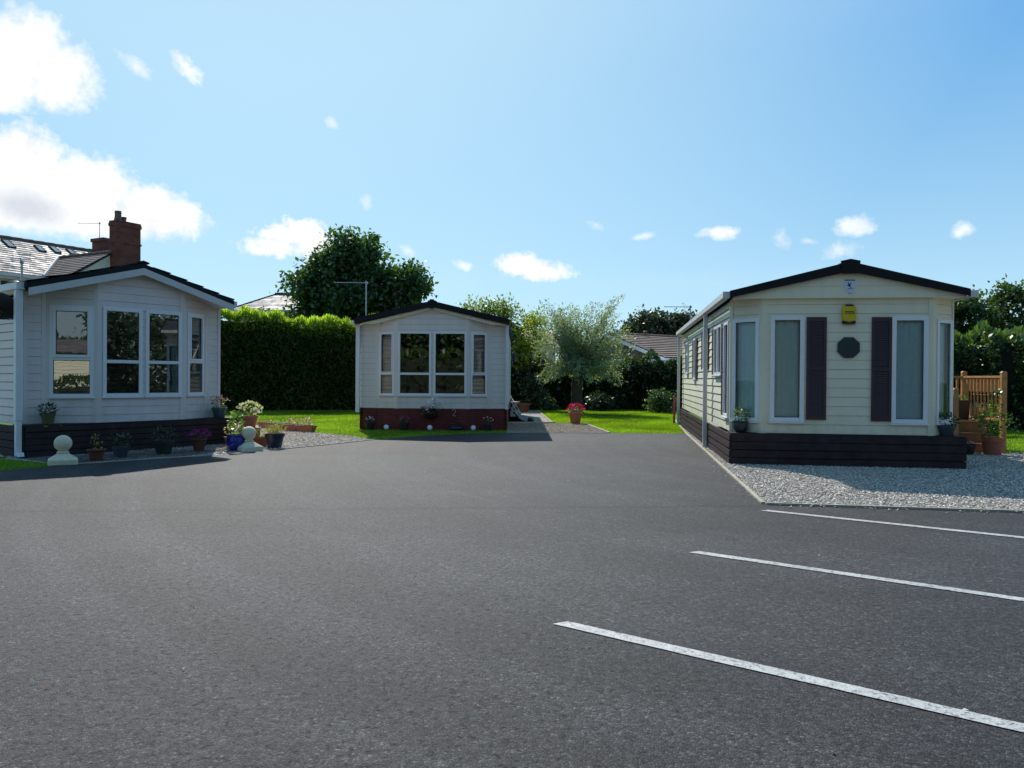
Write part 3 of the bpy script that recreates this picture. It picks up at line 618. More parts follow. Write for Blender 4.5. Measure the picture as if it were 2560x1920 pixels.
# gravel you can count no one by one: loose stones
def inside(poly, P):
    x, y = P[:, 0], P[:, 1]; r = np.zeros(len(P), bool); n = len(poly)
    for i in range(n):
        (x0, y0), (x1, y1) = poly[i], poly[(i+1) % n]
        c = ((y0 > y) != (y1 > y)) & (x < (x1-x0)*(y-y0)/((y1-y0) or 1e-9)+x0); r ^= c
    return r
def scatter(poly, n, box, rng):
    P = np.stack([rng.uniform(box[0], box[1], n), rng.uniform(box[2], box[3], n)], 1); return P[inside(poly, P)]
def pebbles():
    rng = np.random.default_rng(5)
    Q = [scatter(GR, 150000, (2.8, 13, 6.9, 15.2), rng), scatter(GR, 9000, (2.9, 5.0, 9, 21), rng), scatter(GL, 26000, (-7.4, -3, 12, 20.8), rng), scatter(GM, 14000, (-.2, 2.5, 19.8, 25), rng)]
    Q[0:0] = [np.stack([2.85+t_*1.66+rng.normal()*.10-.06, 8.75+t_*11.2], 0)[None] for t_ in rng.uniform(0, 1, 160)]+[np.stack([2.9+t_*8, 8.69-t_*1.24-abs(rng.normal())*.09], 0)[None] for t_ in rng.uniform(0, 1, 160)]
    P = np.concatenate(Q); n = len(P)
    base = np.array([(1, 0, 0), (0, 1, 0), (-1, 0, 0), (0, -1, 0), (0, 0, .75), (0, 0, -.75)], float)
    s = rng.uniform(.007, .016, n)[:, None, None]*(1+.012*np.clip(P[:, 1]-9, 0, 8))[:, None, None]
    V = base[None]*(1+rng.uniform(-.45, .45, (n, 6, 3)))*s*np.array([1.35, 1.1, .38])
    a = rng.uniform(0, 2*PI, n); c, sn = np.cos(a)[:, None], np.sin(a)[:, None]
    X = V[:, :, 0]*c-V[:, :, 1]*sn; Yy = V[:, :, 0]*sn+V[:, :, 1]*c; Z = V[:, :, 2]+V[:, :, 0]*rng.uniform(-.4, .4, n)[:, None]
    V = np.stack([X+P[:, :1], Yy+P[:, 1:], Z+.010+rng.uniform(0, .012, n)[:, None]], 2)
    F = np.array([(0, 1, 4), (1, 2, 4), (2, 3, 4), (3, 0, 4), (1, 0, 5), (2, 1, 5), (3, 2, 5), (0, 3, 5)])
    I = (F[None]+np.arange(n)[:, None, None]*6).reshape(-1)
    me = bpy.data.meshes.new('gravel'); me.vertices.add(n*6); me.loops.add(n*24); me.polygons.add(n*8)
    me.vertices.foreach_set('co', V.reshape(-1).astype('f')); me.loops.foreach_set('vertex_index', I.astype('i'))
    me.polygons.foreach_set('loop_start', np.arange(0, n*24, 3, dtype='i')); me.polygons.foreach_set('loop_total', np.full(n*8, 3, 'i')); me.update(calc_edges=True)
    g = rng.choice([.34, .50, .64, .76, .85, .90], n, p=[.12, .18, .24, .24, .15, .07])[:, None]*rng.uniform(.85, 1.15, (n, 1))
    c3 = g*np.array([1.0, .91, .79])*(1+rng.uniform(-.05, .05, (n, 3)))
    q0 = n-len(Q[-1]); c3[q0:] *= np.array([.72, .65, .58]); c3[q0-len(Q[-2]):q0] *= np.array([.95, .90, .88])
    c3[(P[:, 0] < -5.0) & (P[:, 1] < 14.6)] *= .42  # shade in front of the left caravan painted into these stones
    cc = np.ones((n, 6, 4)); cc[:, :, :3] = c3[:, None]
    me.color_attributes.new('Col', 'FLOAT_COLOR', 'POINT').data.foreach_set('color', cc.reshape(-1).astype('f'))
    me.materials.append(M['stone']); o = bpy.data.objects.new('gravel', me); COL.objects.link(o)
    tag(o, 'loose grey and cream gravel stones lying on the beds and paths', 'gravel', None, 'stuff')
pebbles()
def grass():
    rng = np.random.default_rng(6)
    A = [(-13, 22.0), (-7.3, 22.3), (-6.26, 20.87), (-4.75, 19.27), (-3.03, 17.4), (-2.2, 18.5), (-1.2, 19.35), (-.1, 19.75), (-.1, 20.5), (-4.1, 20.5), (-4.2, 33), (-13, 32)]
    B = [(2.53, 20.0), (4.46, 20.06), (5.5, 26.4), (8, 33), (8, 35), (1.15, 35), (1.3, 24.2), (2.29, 24.0)]
    C = [(-7.1, 12.1), (-7.45, 11.3), (-9.5, 8.7), (-11, 9), (-9, 13), (-8.6, 13)]
    D = [(9.8, 15.4), (12, 14.3), (24, 12.5), (24, 24), (9.2, 24)]
    P = np.concatenate([scatter(A, 150000, (-13, 0, 17.3, 33), rng), scatter(B, 150000, (1.1, 8.1, 19.9, 35), rng), scatter(C, 12000, (-11, -7, 8.6, 13.1), rng), scatter(D, 70000, (9, 17, 13, 24), rng)])
    n = len(P); P3 = np.concatenate([P, np.zeros((n, 1))], 1)
    D3 = np.concatenate([rng.normal(size=(n, 2))*.55, np.ones((n, 1))], 1)
    patch = .86+.26*np.sin(P[:, 0]*1.7+np.sin(P[:, 1]*.9)*2)*np.sin(P[:, 1]*.8)+.12*np.sin(P[:, 0]*5.3+P[:, 1]*2.1)*np.sin(P[:, 1]*4.1)
    o = leaf_obj('grass', P3, D3, unit(n, rng), rng.uniform(.03, .065, n), .014, tint(n, .7, 1.25, .12, rng)*patch[:, None], 'blade', blade=True)
    tag(o, 'short mown lawn grass growing round the caravans', 'grass', None, 'stuff')
grass()
def litter():
    rng = np.random.default_rng(8); n = 90; P = np.stack([rng.uniform(-6, 6, n), 2+rng.uniform(0, 1, n)**1.3*15, np.full(n, .011)], 1)
    P = P[(P[:, 0] > -P[:, 1]*.62) & (P[:, 0] < 3+np.where(P[:, 1] > 8, 0, 3))]; n = len(P)
    D = np.concatenate([rng.normal(size=(n, 2)), rng.uniform(0, .3, (n, 1))], 1); c = np.array([(.6, .58, .5), (.35, .22, .08), (.7, .7, .68), (.16, .13, .06), (.4, .12, .06)])[rng.integers(0, 5, n)]
    o = leaf_obj('leaf_litter', P, D, np.tile([0, 0, 1.], (n, 1))+rng.normal(size=(n, 3))*.25, rng.uniform(.014, .035, n), .012, c, 'fl', bend=.2)
    tag(o, 'scattered dry leaf bits and pale chips on the tarmac', 'litter', None, 'stuff')
litter()
def line(a, b, label, wd=.095):
    mb = MB(); a = Vector(a); b = Vector(b); d = (b-a).normalized(); n = Vector((-d.y, d.x)); k = 60; i0 = 0
    rng = random.Random(int(a.x*100))
    for j in range(k):
        def P(t, s):
            w = wd/2*(1+rng.uniform(-.05, .05)); q = a.lerp(b, t)+n*w*s+d*(.022*s if t == 0 else 0); return (q.x, q.y, .009)
        if j == 0: pl, pr = P(0, 1), P(0, -1)
        ql, qr = P((j+1)/k, 1), P((j+1)/k, -1); mb.face([pr, qr, ql, pl]); pl, pr = ql, qr
    tag(mb.build('parking_line', 'paint', None, fix=False), label, 'road marking', 'white parking bay lines')
line((2.70, 8.31), (8.6, 4.05), 'farthest white parking line, running close to the gravel bed')
line((1.475, 6.285), (7.0, 2.26), 'middle white parking line of three, slightly thinner in view')
line((.285, 4.435), (5.7, .45), 'nearest and widest white parking line across the tarmac foreground')

# ------------------------------------------------------------------ windows
def curtain(F, s0, s1, z0, z1, off, m, parent, name='curtain', waves=5, amp=.007):
    mb = MB(); n = waves*8
    f = lambda s: off-.02+amp*math.sin(s*waves*2*PI/(s1-s0)+.8*math.sin(s*9))+.004*math.sin(s*41)
    for k in range(n):
        a, b = s0+(s1-s0)*k/n, s0+(s1-s0)*(k+1)/n
        mb.face([F(a, f(a), z0), F(b, f(b), z0), F(b, f(b), z1), F(a, f(a), z1)])
    return mb.build(name, m, parent, smooth=True, fix=False)
def blinds(F, s0, s1, z0, z1, off, m, parent, step=.032, wd=.026, tiltz=.012):
    mb = MB(); z = z0+.01
    while z < z1-.01:
        mb.face([F(s0, off, z), F(s1, off, z), F(s1, off-wd, z+tiltz), F(s0, off-wd, z+tiltz)]); z += step
    mb.bar(F(s0+.05, off-.012, z0), F(s0+.05, off-.012, z1), .004); mb.bar(F(s1-.05, off-.012, z0), F(s1-.05, off-.012, z1), .004)
    mb.fbox(F, s0, s1, off-.03, off, z1-.03, z1)
    return mb.build('blind', m, parent, fix=False)
def pleats(F, s0, s1, z0, z1, off, m, parent, step=.11, wob=.008):
    mb = MB(); n = int((z1-z0)/step); prev = None; rng = random.Random(int(s0*90))
    rows = []
    for k in range(n*2+1):
        z = z0+(z1-z0)*k/(n*2); o = off-(.035 if k % 2 else .0)
        rows.append([F(s0+(s1-s0)*j/6, o+rng.uniform(-wob, wob), z+rng.uniform(-wob, wob)) for j in range(7)])
    for a, b in zip(rows, rows[1:]):
        for j in range(6): mb.face([a[j], a[j+1], b[j+1], b[j]])
    return mb.build('blind', m, parent, fix=False)
def window(parent, F, s0, s1, z0, z1, fr=.06, trans=None, sash=0, glass='glass', cov=None, cm='net', depth=.03, tb=.06, mat_='white', label=None, lift=0):
    """white uPVC window: frame mesh with transom and opening-sash rim, one pane per light, and what hangs behind"""
    mb = MB(); i, o = -.03, depth
    for a0, a1, c0, c1 in ((s0, s0+fr, z0, z1), (s1-fr, s1, z0, z1), (s0+fr, s1-fr, z0, z0+fr), (s0+fr, s1-fr, z1-fr, z1)): mb.fbox(F, a0, a1, i, o, c0, c1)
    lights = [(z0+fr, z1-fr, 0)]
    if trans:
        mb.fbox(F, s0+fr, s1-fr, i, o, trans-tb/2, trans+tb/2)
        lights = [(z0+fr, trans-tb/2, 0), (trans+tb/2, z1-fr, sash)]
    for (c0, c1, sh) in lights:
        if sh:
            a0, a1 = s0+fr-.01, s1-fr+.01; e = c0-.01; g = c1+.01
            for b0, b1, d0, d1 in ((a0, a0+sh, e, g), (a1-sh, a1, e, g), (a0+sh, a1-sh, e, e+sh), (a0+sh, a1-sh, g-sh, g)): mb.fbox(F, b0, b1, i+.003, o+.018, d0, d1)
    mb.fbox(F, s0-.02, s1+.02, .012, o+.022, z0-.025, z0-.003)     # sill drip
    for (c0, c1, sh) in lights:                                     # black glazing gasket
        e = sh-.01 if sh else 0; a0, a1, d0, d1 = s0+fr+e, s1-fr-e, c0+e, c1-e; g = .009
        for q in ((a0, a0+g, d0, d1), (a1-g, a1, d0, d1), (a0+g, a1-g, d0, d0+g), (a0+g, a1-g, d1-g, d1)): mb.fbox(F, q[0], q[1], .002, .012, q[2], q[3], 1)
    wn = mb.build('window', [mat_, 'black'], parent, bevel=.006)
    if label: wn['label'] = label
    for (c0, c1, sh) in lights:
        e = sh-.01 if sh else 0
        p = MB(); p.face([F(s0+fr+e, .0, c0+e), F(s1-fr-e, .0, c0+e), F(s1-fr-e, .0, c1-e), F(s0+fr+e, .0, c1-e)]); p.build('pane', glass, wn, fix=False)
    if cov == 'net': curtain(F, s0+.04, s1-.04, z0+.03, z1-.03, -.06, cm, wn)
    elif cov == 'blind': blinds(F, s0+.05, s1-.05, z0+.04, z1-.04, -.06, cm, wn)
    elif cov == 'pleat': pleats(F, s0+.05, s1-.05, z0+.04, z1-.04, -.07, cm, wn)
    elif cov == 'edge':
        curtain(F, s0+.04, s0+.04+(s1-s0)*.22, z0+.03, z1-.03, -.14, 'drape', wn, waves=4)
    return wn
def hole(s0, s1, z0, z1, e=.02): return (s0+e, s1-e, z0+e, z1-e)
def shutter(parent, F, s0, s1, z0, z1, off=.012):
    mb = MB(); fr = .045; t = .022
    for a0, a1, c0, c1 in ((s0, s0+fr, z0, z1), (s1-fr, s1, z0, z1), (s0+fr, s1-fr, z0, z0+.07), (s0+fr, s1-fr, z1-.07, z1), (s0+fr, s1-fr, (z0+z1)/2-.03, (z0+z1)/2+.03)): mb.fbox(F, a0, a1, off, off+t, c0, c1)
    z = z0+.075
    while z < z1-.09:
        if abs(z+.015-(z0+z1)/2) > .05:
            mb.hexa([F(s0+fr, off+.018, z), F(s1-fr, off+.018, z), F(s1-fr, off+.006, z+.006), F(s0+fr, off+.006, z+.006), F(s0+fr, off+.006, z+.028), F(s1-fr, off+.006, z+.028), F(s1-fr, off, z+.03), F(s0+fr, off, z+.03)])
        z += .036
    mb.fbox(F, s0+fr, s1-fr, off-.008, off, z0+.07, z1-.07)
    return mb.build('shutter', 'shutter', parent)
def gable_roof(t, x0, x1, ze, xa, za, y0, y1, th, lap_h=.35, lap=.010):
    """two slabs with lapped tile-effect sheets, dark verge and ridge cap"""
    mb = MB(); fn = lambda a, b, d: (a, d, b)
    mb.prism([(x0, ze-th), (xa, za-th), (x1, ze-th), (x1, ze-.012), (xa, za-.012), (x0, ze-.012)], fn, y0, y1, 0)
    for sx_, xe in ((1, x0), (-1, x1)):
        run = abs(xa-xe); sl_ = math.hypot(run, za-ze)
        up = Vector((sx_*run, 0, za-ze)); tv = Vector((0, -sx_, 0))
        F = slope_frame((xe, y1 if sx_ > 0 else y0, ze), tv, up)
        lapped(mb, F, [(0, 0), (y1-y0, 0), (y1-y0, sl_), (0, sl_)], (), lap_h, lap, .004, -.004, mats=(1, 1))
    r = mb.build('roof', ['roofdark', 'rooftile'], t)
    mb = MB(); mb.prism([(xa-.11, za-.015), (xa, za+.018), (xa+.11, za-.015), (xa+.11, za+.012), (xa, za+.045), (xa-.11, za+.012)], fn, y0-.012, y1); mb.build('ridge_cap', 'roofdark', r)
    return r
def skirt_planks(mb, F, n, hh, gap=.014, seed=1, th=.03, joints=()):
    rng = random.Random(seed); h = hh/n; js = [0]+list(joints)+[F.len]
    for k in range(n):
        for a, b in zip(js, js[1:]):
            e = [rng.uniform(-.005, .005) for _ in range(4)]; o = rng.uniform(0, .008)
            z0, z1 = k*h+gap/2, (k+1)*h-gap/2
            mb.hexa([F(a+.002, o+th, z0+e[0]), F(b-.002, o+th, z0+e[1]), F(b-.002, o, z0+e[1]), F(a+.002, o, z0+e[0]), F(a+.002, o+th-.004, z1+e[2]), F(b-.002, o+th-.004, z1+e[3]), F(b-.002, o, z1+e[3]), F(a+.002, o, z1+e[2])])
    mb.fbox(F, 0, F.len, -.02, -.003, .01, hh-.02)

def caravan(kind, label, loc, rz, W, Ln, zs, ztop, front, cl, gap_m, holes, plank_h=.148, post=.07, side_holes=(), sidemat=None):
    """shared shell: lap-board walls following the bay, back wall, floor, corner posts. front: list of (x,y) plan points"""
    t = thing(kind, label, 'static caravan', loc, rz)
    mb = MB()
    for k, (a, b) in enumerate(zip(front, front[1:])):
        F = frame(a, b); n = 12
        xs = sorted({0, F.len} | ({F.len*.5} if callable(ztop) and k == len(front)//2-1 else set()))
        poly = [(0, zs), (F.len, zs)]+[(s, ztop(a[0]+(b[0]-a[0])*s/F.len)) for s in reversed(xs)]
        lapped(mb, F, poly, holes.get(k, ()), plank_h, .009, .006, .003)
    xl, yl = front[0]; xr, yr = front[-1]; e = ztop(xl)
    mb2 = MB()
    FL = frame((xl, Ln), (xl, yl)); lapped(mb2, FL, [(0, zs), (FL.len, zs), (FL.len, e), (0, e)], side_holes, plank_h, .018, .016, .006)
    FR = frame((xr, yr), (xr, Ln)); lapped(mb2, FR, [(0, zs), (FR.len, zs), (FR.len, e), (0, e)], (), plank_h, .012, .012, .004)
    mb.build('front_wall', [cl, gap_m], t)
    mb2.build('side_wall', [sidemat or cl, gap_m], t)
    mb3 = MB(); FB = frame((xr, Ln), (xl, Ln)); za = ztop((xl+xr)/2)
    lapped(mb3, FB, [(0, zs), (FB.len, zs), (FB.len, e), (FB.len/2, za), (0, e)], (), plank_h, .012, .012, .004); mb3.build('back_wall', [cl, gap_m], t)
    mb4 = MB(); mb4.face([(x, y, zs+.01) for x, y in front]+[(xr, Ln, zs+.01), (xl, Ln, zs+.01)])
    mb4.box(xl+.05, xr-.05, 4.2, 4.25, zs+.02, e); mb4.build('floor', 'room', t, fix=False)
    for k, (x, y) in enumerate(front[1:-1]):
        mb5 = MB()
        a, c = front[k], front[k+2]
        F0, F1 = frame(a, (x, y)), frame((x, y), c); zt = ztop(x)-.01
        # a flat post either side of the break
        p = [F0(F0.len-post, .016, zs-.005), F0(F0.len, .016, zs-.005), F1(0, .016, zs-.005), F1(post, .016, zs-.005)]
        q = [(v[0], v[1], zt) for v in p]
        mb5.face([p[0], p[1], q[1], q[0]]); mb5.face([p[1], p[2], q[2], q[1]]); mb5.face([p[2], p[3], q[3], q[2]])
        for pa, qa, f, s in ((p[0], q[0], F0, F0.len-post), (p[3], q[3], F1, post)):
            mb5.face([pa, qa, (*f(s, -.002, 0)[:2], zt), (*f(s, -.002, 0)[:2], zs-.005)])
        mb5.build('bay_trim', cl, t, fix=False)
    return t, FL

# ------------------------------------------------------------------ LEFT caravan
lx0, lxa, lx1, lze, lza = -.02, 1.93, 3.80, 2.95, 3.49
def lz(x): return (lze+(lza-lze)*(1-abs(x-lxa)/1.94))-.11
front = [(.12, .42), (.47, .42), (1.19, .05), (2.80, .05), (3.50, .42), (3.80, .42)]
Fs = [frame(a, b) for a, b in zip(front, front[1:])]
wl = {1: [hole(.06, .75, 1.005, 2.63)], 2: [hole(.085, .80, 1.005, 2.635), hole(.863, 1.57, 1.005, 2.635)], 3: [hole(.12, .67, 1.01, 2.65)]}
lc, lFL = caravan('caravan', 'blush grey caravan at the left with white gable board and dark plank skirt', (-8.17, 13.08, 0), rad(51), 3.9, 10.2, .535, lz, front, 'pinkish', 'pink_gap', wl, side_holes=[(10.2-.42-2.3, 10.2-.42-1.15, 1.2, 2.42)])
gable_roof(lc, lx0, lx1, lze, lxa, lza, -.12, 10.35, .10, lap=.024)
fn = lambda a, b, d: (a, d, b)
mb = MB(); k = .125
mb.prism([(lx0+.03, lze-.10), (lxa, lza-.10), (lx1-.03, lze-.10), (lx1-.03, lze-.10-k), (lxa, lza-.10-k), (lx0+.03, lze-.10-k)], fn, -.155, -.122); mb.build('bargeboard', 'whitewood', lc)
mb = MB(); mb.prism([(.14, lze-.16), (lxa, lza-.17), (3.78, lze-.16), (3.78, lze-.13), (lxa, lza-.13), (.14, lze-.13)], fn, -.12, .43); mb.build('soffit', 'whitewood', lc)
mb = MB(); skirt_planks(mb, frame((.0, 0), (3.86, 0)), 5, .53, seed=1, joints=(1.7,)); skirt_planks(mb, frame((0, 10.2), (0, 0)), 4, .53, seed=2, joints=(4, 7.4)); skirt_planks(mb, frame((3.86, 0), (3.86, 10.2)), 4, .53, seed=3)
mb.box(-.02, 3.88, -.02, .47, .528, .545); mb.build('skirting', 'plank', lc)
for F, s in ((Fs[0], 0), (Fs[4], Fs[4].len-.06)):
    mb = MB(); mb.fbox(F, s, s+.06, -.02, .02, .53, lz(.12)-.01); mb.build('corner_trim', 'pinkish', lc)
mb = MB(); mb.fbox(lFL, lFL.len-.06, lFL.len, -.0, .02, .53, lz(.12)-.01); mb.build('corner_trim', 'pinkish', lc)
window(lc, Fs[1], .06, .75, 1.005, 2.63, .06, 1.69, .05, 'glass_mirror', 'blind', 'slat')
window(lc, Fs[2], .085, .80, 1.005, 2.635, .065, 1.65, 0, 'glass_mirror', 'blind', 'slat_dark')
window(lc, Fs[2], .863, 1.57, 1.005, 2.635, .065, 1.65, 0, 'glass_mirror', 'blind', 'slat_dark')
window(lc, Fs[3], .12, .67, 1.01, 2.65, .06, 1.68, .04, 'glass_mirror', 'blind', 'slat')
window(lc, lFL, lFL.len-2.3, lFL.len-1.15, 1.2, 2.42, .06, None, 0, 'glass_mirror', 'blind', 'slat')
mb = MB(); y0, y1 = -.0, 10.3
mb.prism([(-.13, 2.83), (-.02, 2.83), (-.02, 2.845), (-.115, 2.845), (-.115, 2.94), (-.13, 2.94)], lambda a, b, d: (a, d, b), y0, y1)
mb.box(-.135, -.01, -.02, -.002, 2.82, 2.945); mb.box(-.02, .12, .2, 10.2, 2.80, 2.83)
mb.build('gutter', 'pipe', lc); mb = MB(); mb.prism([(3.82, 2.83), (3.92, 2.83), (3.92, 2.93), (3.905, 2.93), (3.905, 2.845), (3.82, 2.845)], lambda a, b, d: (a, d, b), y0, y1); mb.box(3.815, 3.925, -.02, -.002, 2.82, 2.935)
mb.build('gutter', 'pipe', lc)
mb = MB(); mb.box(-.135, -.025, .0, .11, .62, 2.81); mb.box(-.125, -.035, .01, .10, .10, .61)
mb.hexa([(-.13, -.10, .03), (-.03, -.10, .03), (-.035, .10, .03), (-.125, .10, .03), (-.13, -.06, .10), (-.03, -.06, .10), (-.035, .10, .10), (-.125, .10, .10)]); mb.build('downpipe', 'pipe', lc, bevel=.01)
mb = MB(); mb.tube([(.05, -.03, .56), (.045, .40, .57), (.03, .41, 2.6)], .006, 5); mb.build('cable', 'black', lc)
# dome vents at the left eave of the roof
for yy in (.9, 2.3):
    mb = MB(); mb.lathe([(.14, 0), (.14, .03), (.11, .06), (.05, .08), (.01, .085)], (.16+.1*(yy > 1), yy, lze+.02), 14); mb.build('roof_vent', 'black', lc, smooth=True)
mb = MB(); mb.tube([(3.40, .37, .60), (3.40, .36, 1.1)], .012, 8); mb.fbox(Fs[4], -.09, -.05, .01, .03, 1.04, 1.16); mb.build('overflow_pipe', 'pipe', lc)
# satellite dish and aerial on the left side
def rel(t, p): return tuple(t.matrix_world @ Vector(p))
def world_of(loc, rz, p):
    c, s = math.cos(rz), math.sin(rz); return (loc[0]+c*p[0]-s*p[1], loc[1]+s*p[0]+c*p[1], loc[2]+p[2])
d = thing('satellite_dish', 'dark satellite dish on the side of the left caravan, cut by the photo edge', 'satellite dish', (-8.28, 13.02, 2.35), rad(51))
mb = MB(); R0 = .24
prof = [(.0, 0)]+[(R0*i/8, .06*(i/8)**2) for i in range(1, 9)]
i0 = []
for r, z in prof: i0.append((max(r, .004), z))
dm = MB(); dm.lathe(i0, (0, 0, 0), 28)
c_ = Vector((-.17, .21, .17)); ax = Vector((.57, .72, .4)).normalized(); q = Vector((0, 0, 1)).rotation_difference(ax)
mb.v = [tuple(q @ Vector(v)+c_) for v in dm.v]; mb.f = dm.f; mb.m = dm.m; o = mb.build('reflector', 'black', d, smooth=True); so2 = o.modifiers.new('s', 'SOLIDIFY'); so2.thickness = .008
mb = MB(); mb.tube([c_-ax*.01, c_-ax*.10, (.03, .34, .08)], .02, 8); mb.tube([c_-ax*.05, (.03, .34, .22)], .012, 6); mb.box(.01, .04, .24, .44, -.02, .26); mb.build('bracket', 'black', d)
mb = MB(); mb.tube([c_-Vector((0, 0, .2)), c_+ax*.28-Vector((0, 0, .12))], .01, 6); mb.lathe([(.02, 0), (.02, .07)], tuple(c_+ax*.28-Vector((0, 0, .14))), 10); mb.build('feed_arm', 'black', d)
def aerial(label, loc, rz, zp, boom0, boom1, z0=0, nel=9, el_len=.16, hor=True, lean=0, refl=True):
    t = thing('tv_aerial', label, 'aerial', loc, rz)
    mb = MB(); mb.tube([(0, 0, z0), (lean, 0, zp+.05)], .017, 8)
    for f in (.3, .62, .9): mb.tube([(lean*f, 0, z0+(zp-z0)*f), (lean*f, 0, z0+(zp-z0)*f+.02)], .022, 8)
    mb.build('mast', 'steel', t, smooth=False)
    mb = MB(); mb.bar((boom0+lean, 0, zp), (boom1+lean, 0, zp), .018); mb.box(lean-.03, lean+.03, -.03, .03, zp-.03, zp+.03)
    for k in range(nel):
        x = boom0+(boom1-boom0)*(k+.3)/nel+lean; dv = (0, el_len*.5, 0) if hor else (0, 0, el_len*.5)
        mb.tube([(x-dv[0], -dv[1], zp-dv[2]+.01), (x+dv[0], dv[1], zp+dv[2]+.01)], .005, 5)
    if refl:
        x = boom1-.18*(1 if boom1 > boom0 else -1)+lean
        for a in (.5, -.5): mb.bar((x, -.12, zp+a*.03), (x-.1, -.12, zp+a*.22), .006); mb.bar((x, .12, zp+a*.03), (x-.1, .12, zp+a*.22), .006); mb.bar((x-.1, -.14, zp+a*.22), (x-.1, .14, zp+a*.22), .012)
    mb.build('boom', 'steel', t)
    return t
aerial('short aerial with dark elements on a leaning mast above the left caravan gutter', (-8.33, 13.25, 0), rad(120), 3.30, -.5, .1, 2.2, 6, .3, lean=-.05)

# ------------------------------------------------------------------ MIDDLE caravan
mx0, mxa, mx1, mze, mza = -.06, 1.965, 3.99, 2.93, 3.40
def mz(x): return (mze+(mza-mze)*(1-abs(x-mxa)/(mx1-mxa)))-.10
front = [(.03, .24), (.50, .24), (1.03, .03), (2.91, .03), (3.45, .24), (3.93, .24)]
Fm = [frame(a, b) for a, b in zip(front, front[1:])]
wm = {1: [hole(.045, .50, .925, 2.605)], 2: [hole(.035, .915, .922, 2.612), hole(.97, 1.85, .922, 2.612)], 3: [hole(.075, .53, .925, 2.605)]}
MO, MR = (-4.08, 20.6, 0), rad(-.5)
mc, mFL = caravan('caravan', 'small pale caravan in the middle with dark gable roof on a red brick skirt', MO, MR, 3.95, 10.4, .58, mz, front, 'blush', 'blush_gap', wm)
gable_roof(mc, mx0, mx1, mze, mxa, mza, -.10, 10.5, .10)
mb = MB(); k0, k1 = .012, .155
mb.prism([(mx0-.01, mze+.012), (mxa, mza+.012), (mx1+.01, mze+.012), (mx1+.01, mze-.125), (mxa, mza-.145), (mx0-.01, mze-.125)], fn, -.135, -.103); mb.box(mxa-.055, mxa+.055, -.15, -.136, mza-.20, mza+.05); mb.build('verge_board', 'roofdark', mc)
mb = MB(); mb.prism([(.05, mze-.126), (mxa, mza-.146), (3.90, mze-.126), (3.55, mze-.135), (mxa, mza-.215), (.4, mze-.135)], fn, -.05, -.02); mb.build('bargeboard', 'cream', mc)
mb = MB(); mb.prism([(.05, mze-.165), (mxa, mza-.16), (3.9, mze-.165), (3.9, mze-.13), (mxa, mza-.12), (.05, mze-.13)], fn, -.02, .25); mb.build('soffit', 'blush', mc)
mb = MB(); pts = [(.02, .21), (.50, .21), (1.03, .0), (2.91, .0), (3.45, .21), (3.945, .21), (3.945, 10.4), (.02, 10.4)]
for a, b in zip(pts, pts[1:]+pts[:1]): 
    F = frame(a, b); mb.fbox(F, 0, F.len, -.08, 0, 0, .575)
mb.build('brick_skirt', 'redbrick', mc)
for q in ((-.075, .03, .46), (3.905, 3.985, .56)):
    mb = MB(); mb.box(q[0], q[1], .10, .22, q[2], 2.80); mb.build('downpipe', 'pipe', mc, bevel=.008)
mb = MB(); mb.box(-.17, -.065, -.08, 10.45, 2.78, 2.87); mb.build('gutter', 'pipe', mc)
window(mc, Fm[1], .045, .50, .925, 2.605, .05, 1.495, .03, 'glass', 'pleat', 'pleat')
window(mc, Fm[2], .035, .915, .922, 2.612, .058, 1.494, 0, 'glass_mirror', None)
window(mc, Fm[2], .97, 1.85, .922, 2.612, .058, 1.494, 0, 'glass_mirror', None)
window(mc, Fm[3], .075, .53, .925, 2.605, .05, 1.495, .03, 'glass', 'pleat', 'pleat')
def text(body, name, m, parent, loc, rot, size, ext=.003):
    c = bpy.data.curves.new(name, 'FONT'); c.body = body; c.size = size; c.extrude = ext; c.align_x = 'CENTER'; c.align_y = 'CENTER'
    c.materials.append(M[m]); o = bpy.data.objects.new(name, c); COL.objects.link(o); bpy.context.view_layer.update(); me = bpy.data.meshes.new_from_object(o.evaluated_get(bpy.context.evaluated_depsgraph_get())); bpy.data.objects.remove(o)
    o = bpy.data.objects.new(name, me); COL.objects.link(o); o.parent = parent; o.location = loc; o.rotation_euler = rot; return o
mb = MB()   # hand-bent wire figure 2 on the brick skirt
P2 = [(-.05, .05), (-.03, .075), (.0, .085), (.03, .075), (.042, .045), (.03, .01), (.0, -.03), (-.035, -.07), (-.05, -.085), (.0, -.082), (.05, -.085)]
mb.tube([(2.56+x, -.012, .475+z) for x, z in P2], .0045, 6); mb.build('house_number', 'cream', mc)
mb = MB(); mb.box(4.0, 4.03, 3.5, 3.6, 1.75, 1.8); mb.tube([(4.02, 3.55, 1.78), (4.10, 3.55, 1.82), (4.10, 3.55, 1.95)], .012, 6)
mb.lathe([(.03, 0), (.055, .02), (.06, .18), (.075, .19), (.02, .26), (.01, .28)], (4.10, 3.55, 1.93), 8); mb.build('wall_lantern', 'iron', mc)
aerial('white pole aerial with a long thin boom on the left of the small middle caravan', world_of(MO, MR, (.0, 1.1, 0)), rad(0), 4.02, -.90, .07, 2.85, 11, .1, refl=False)

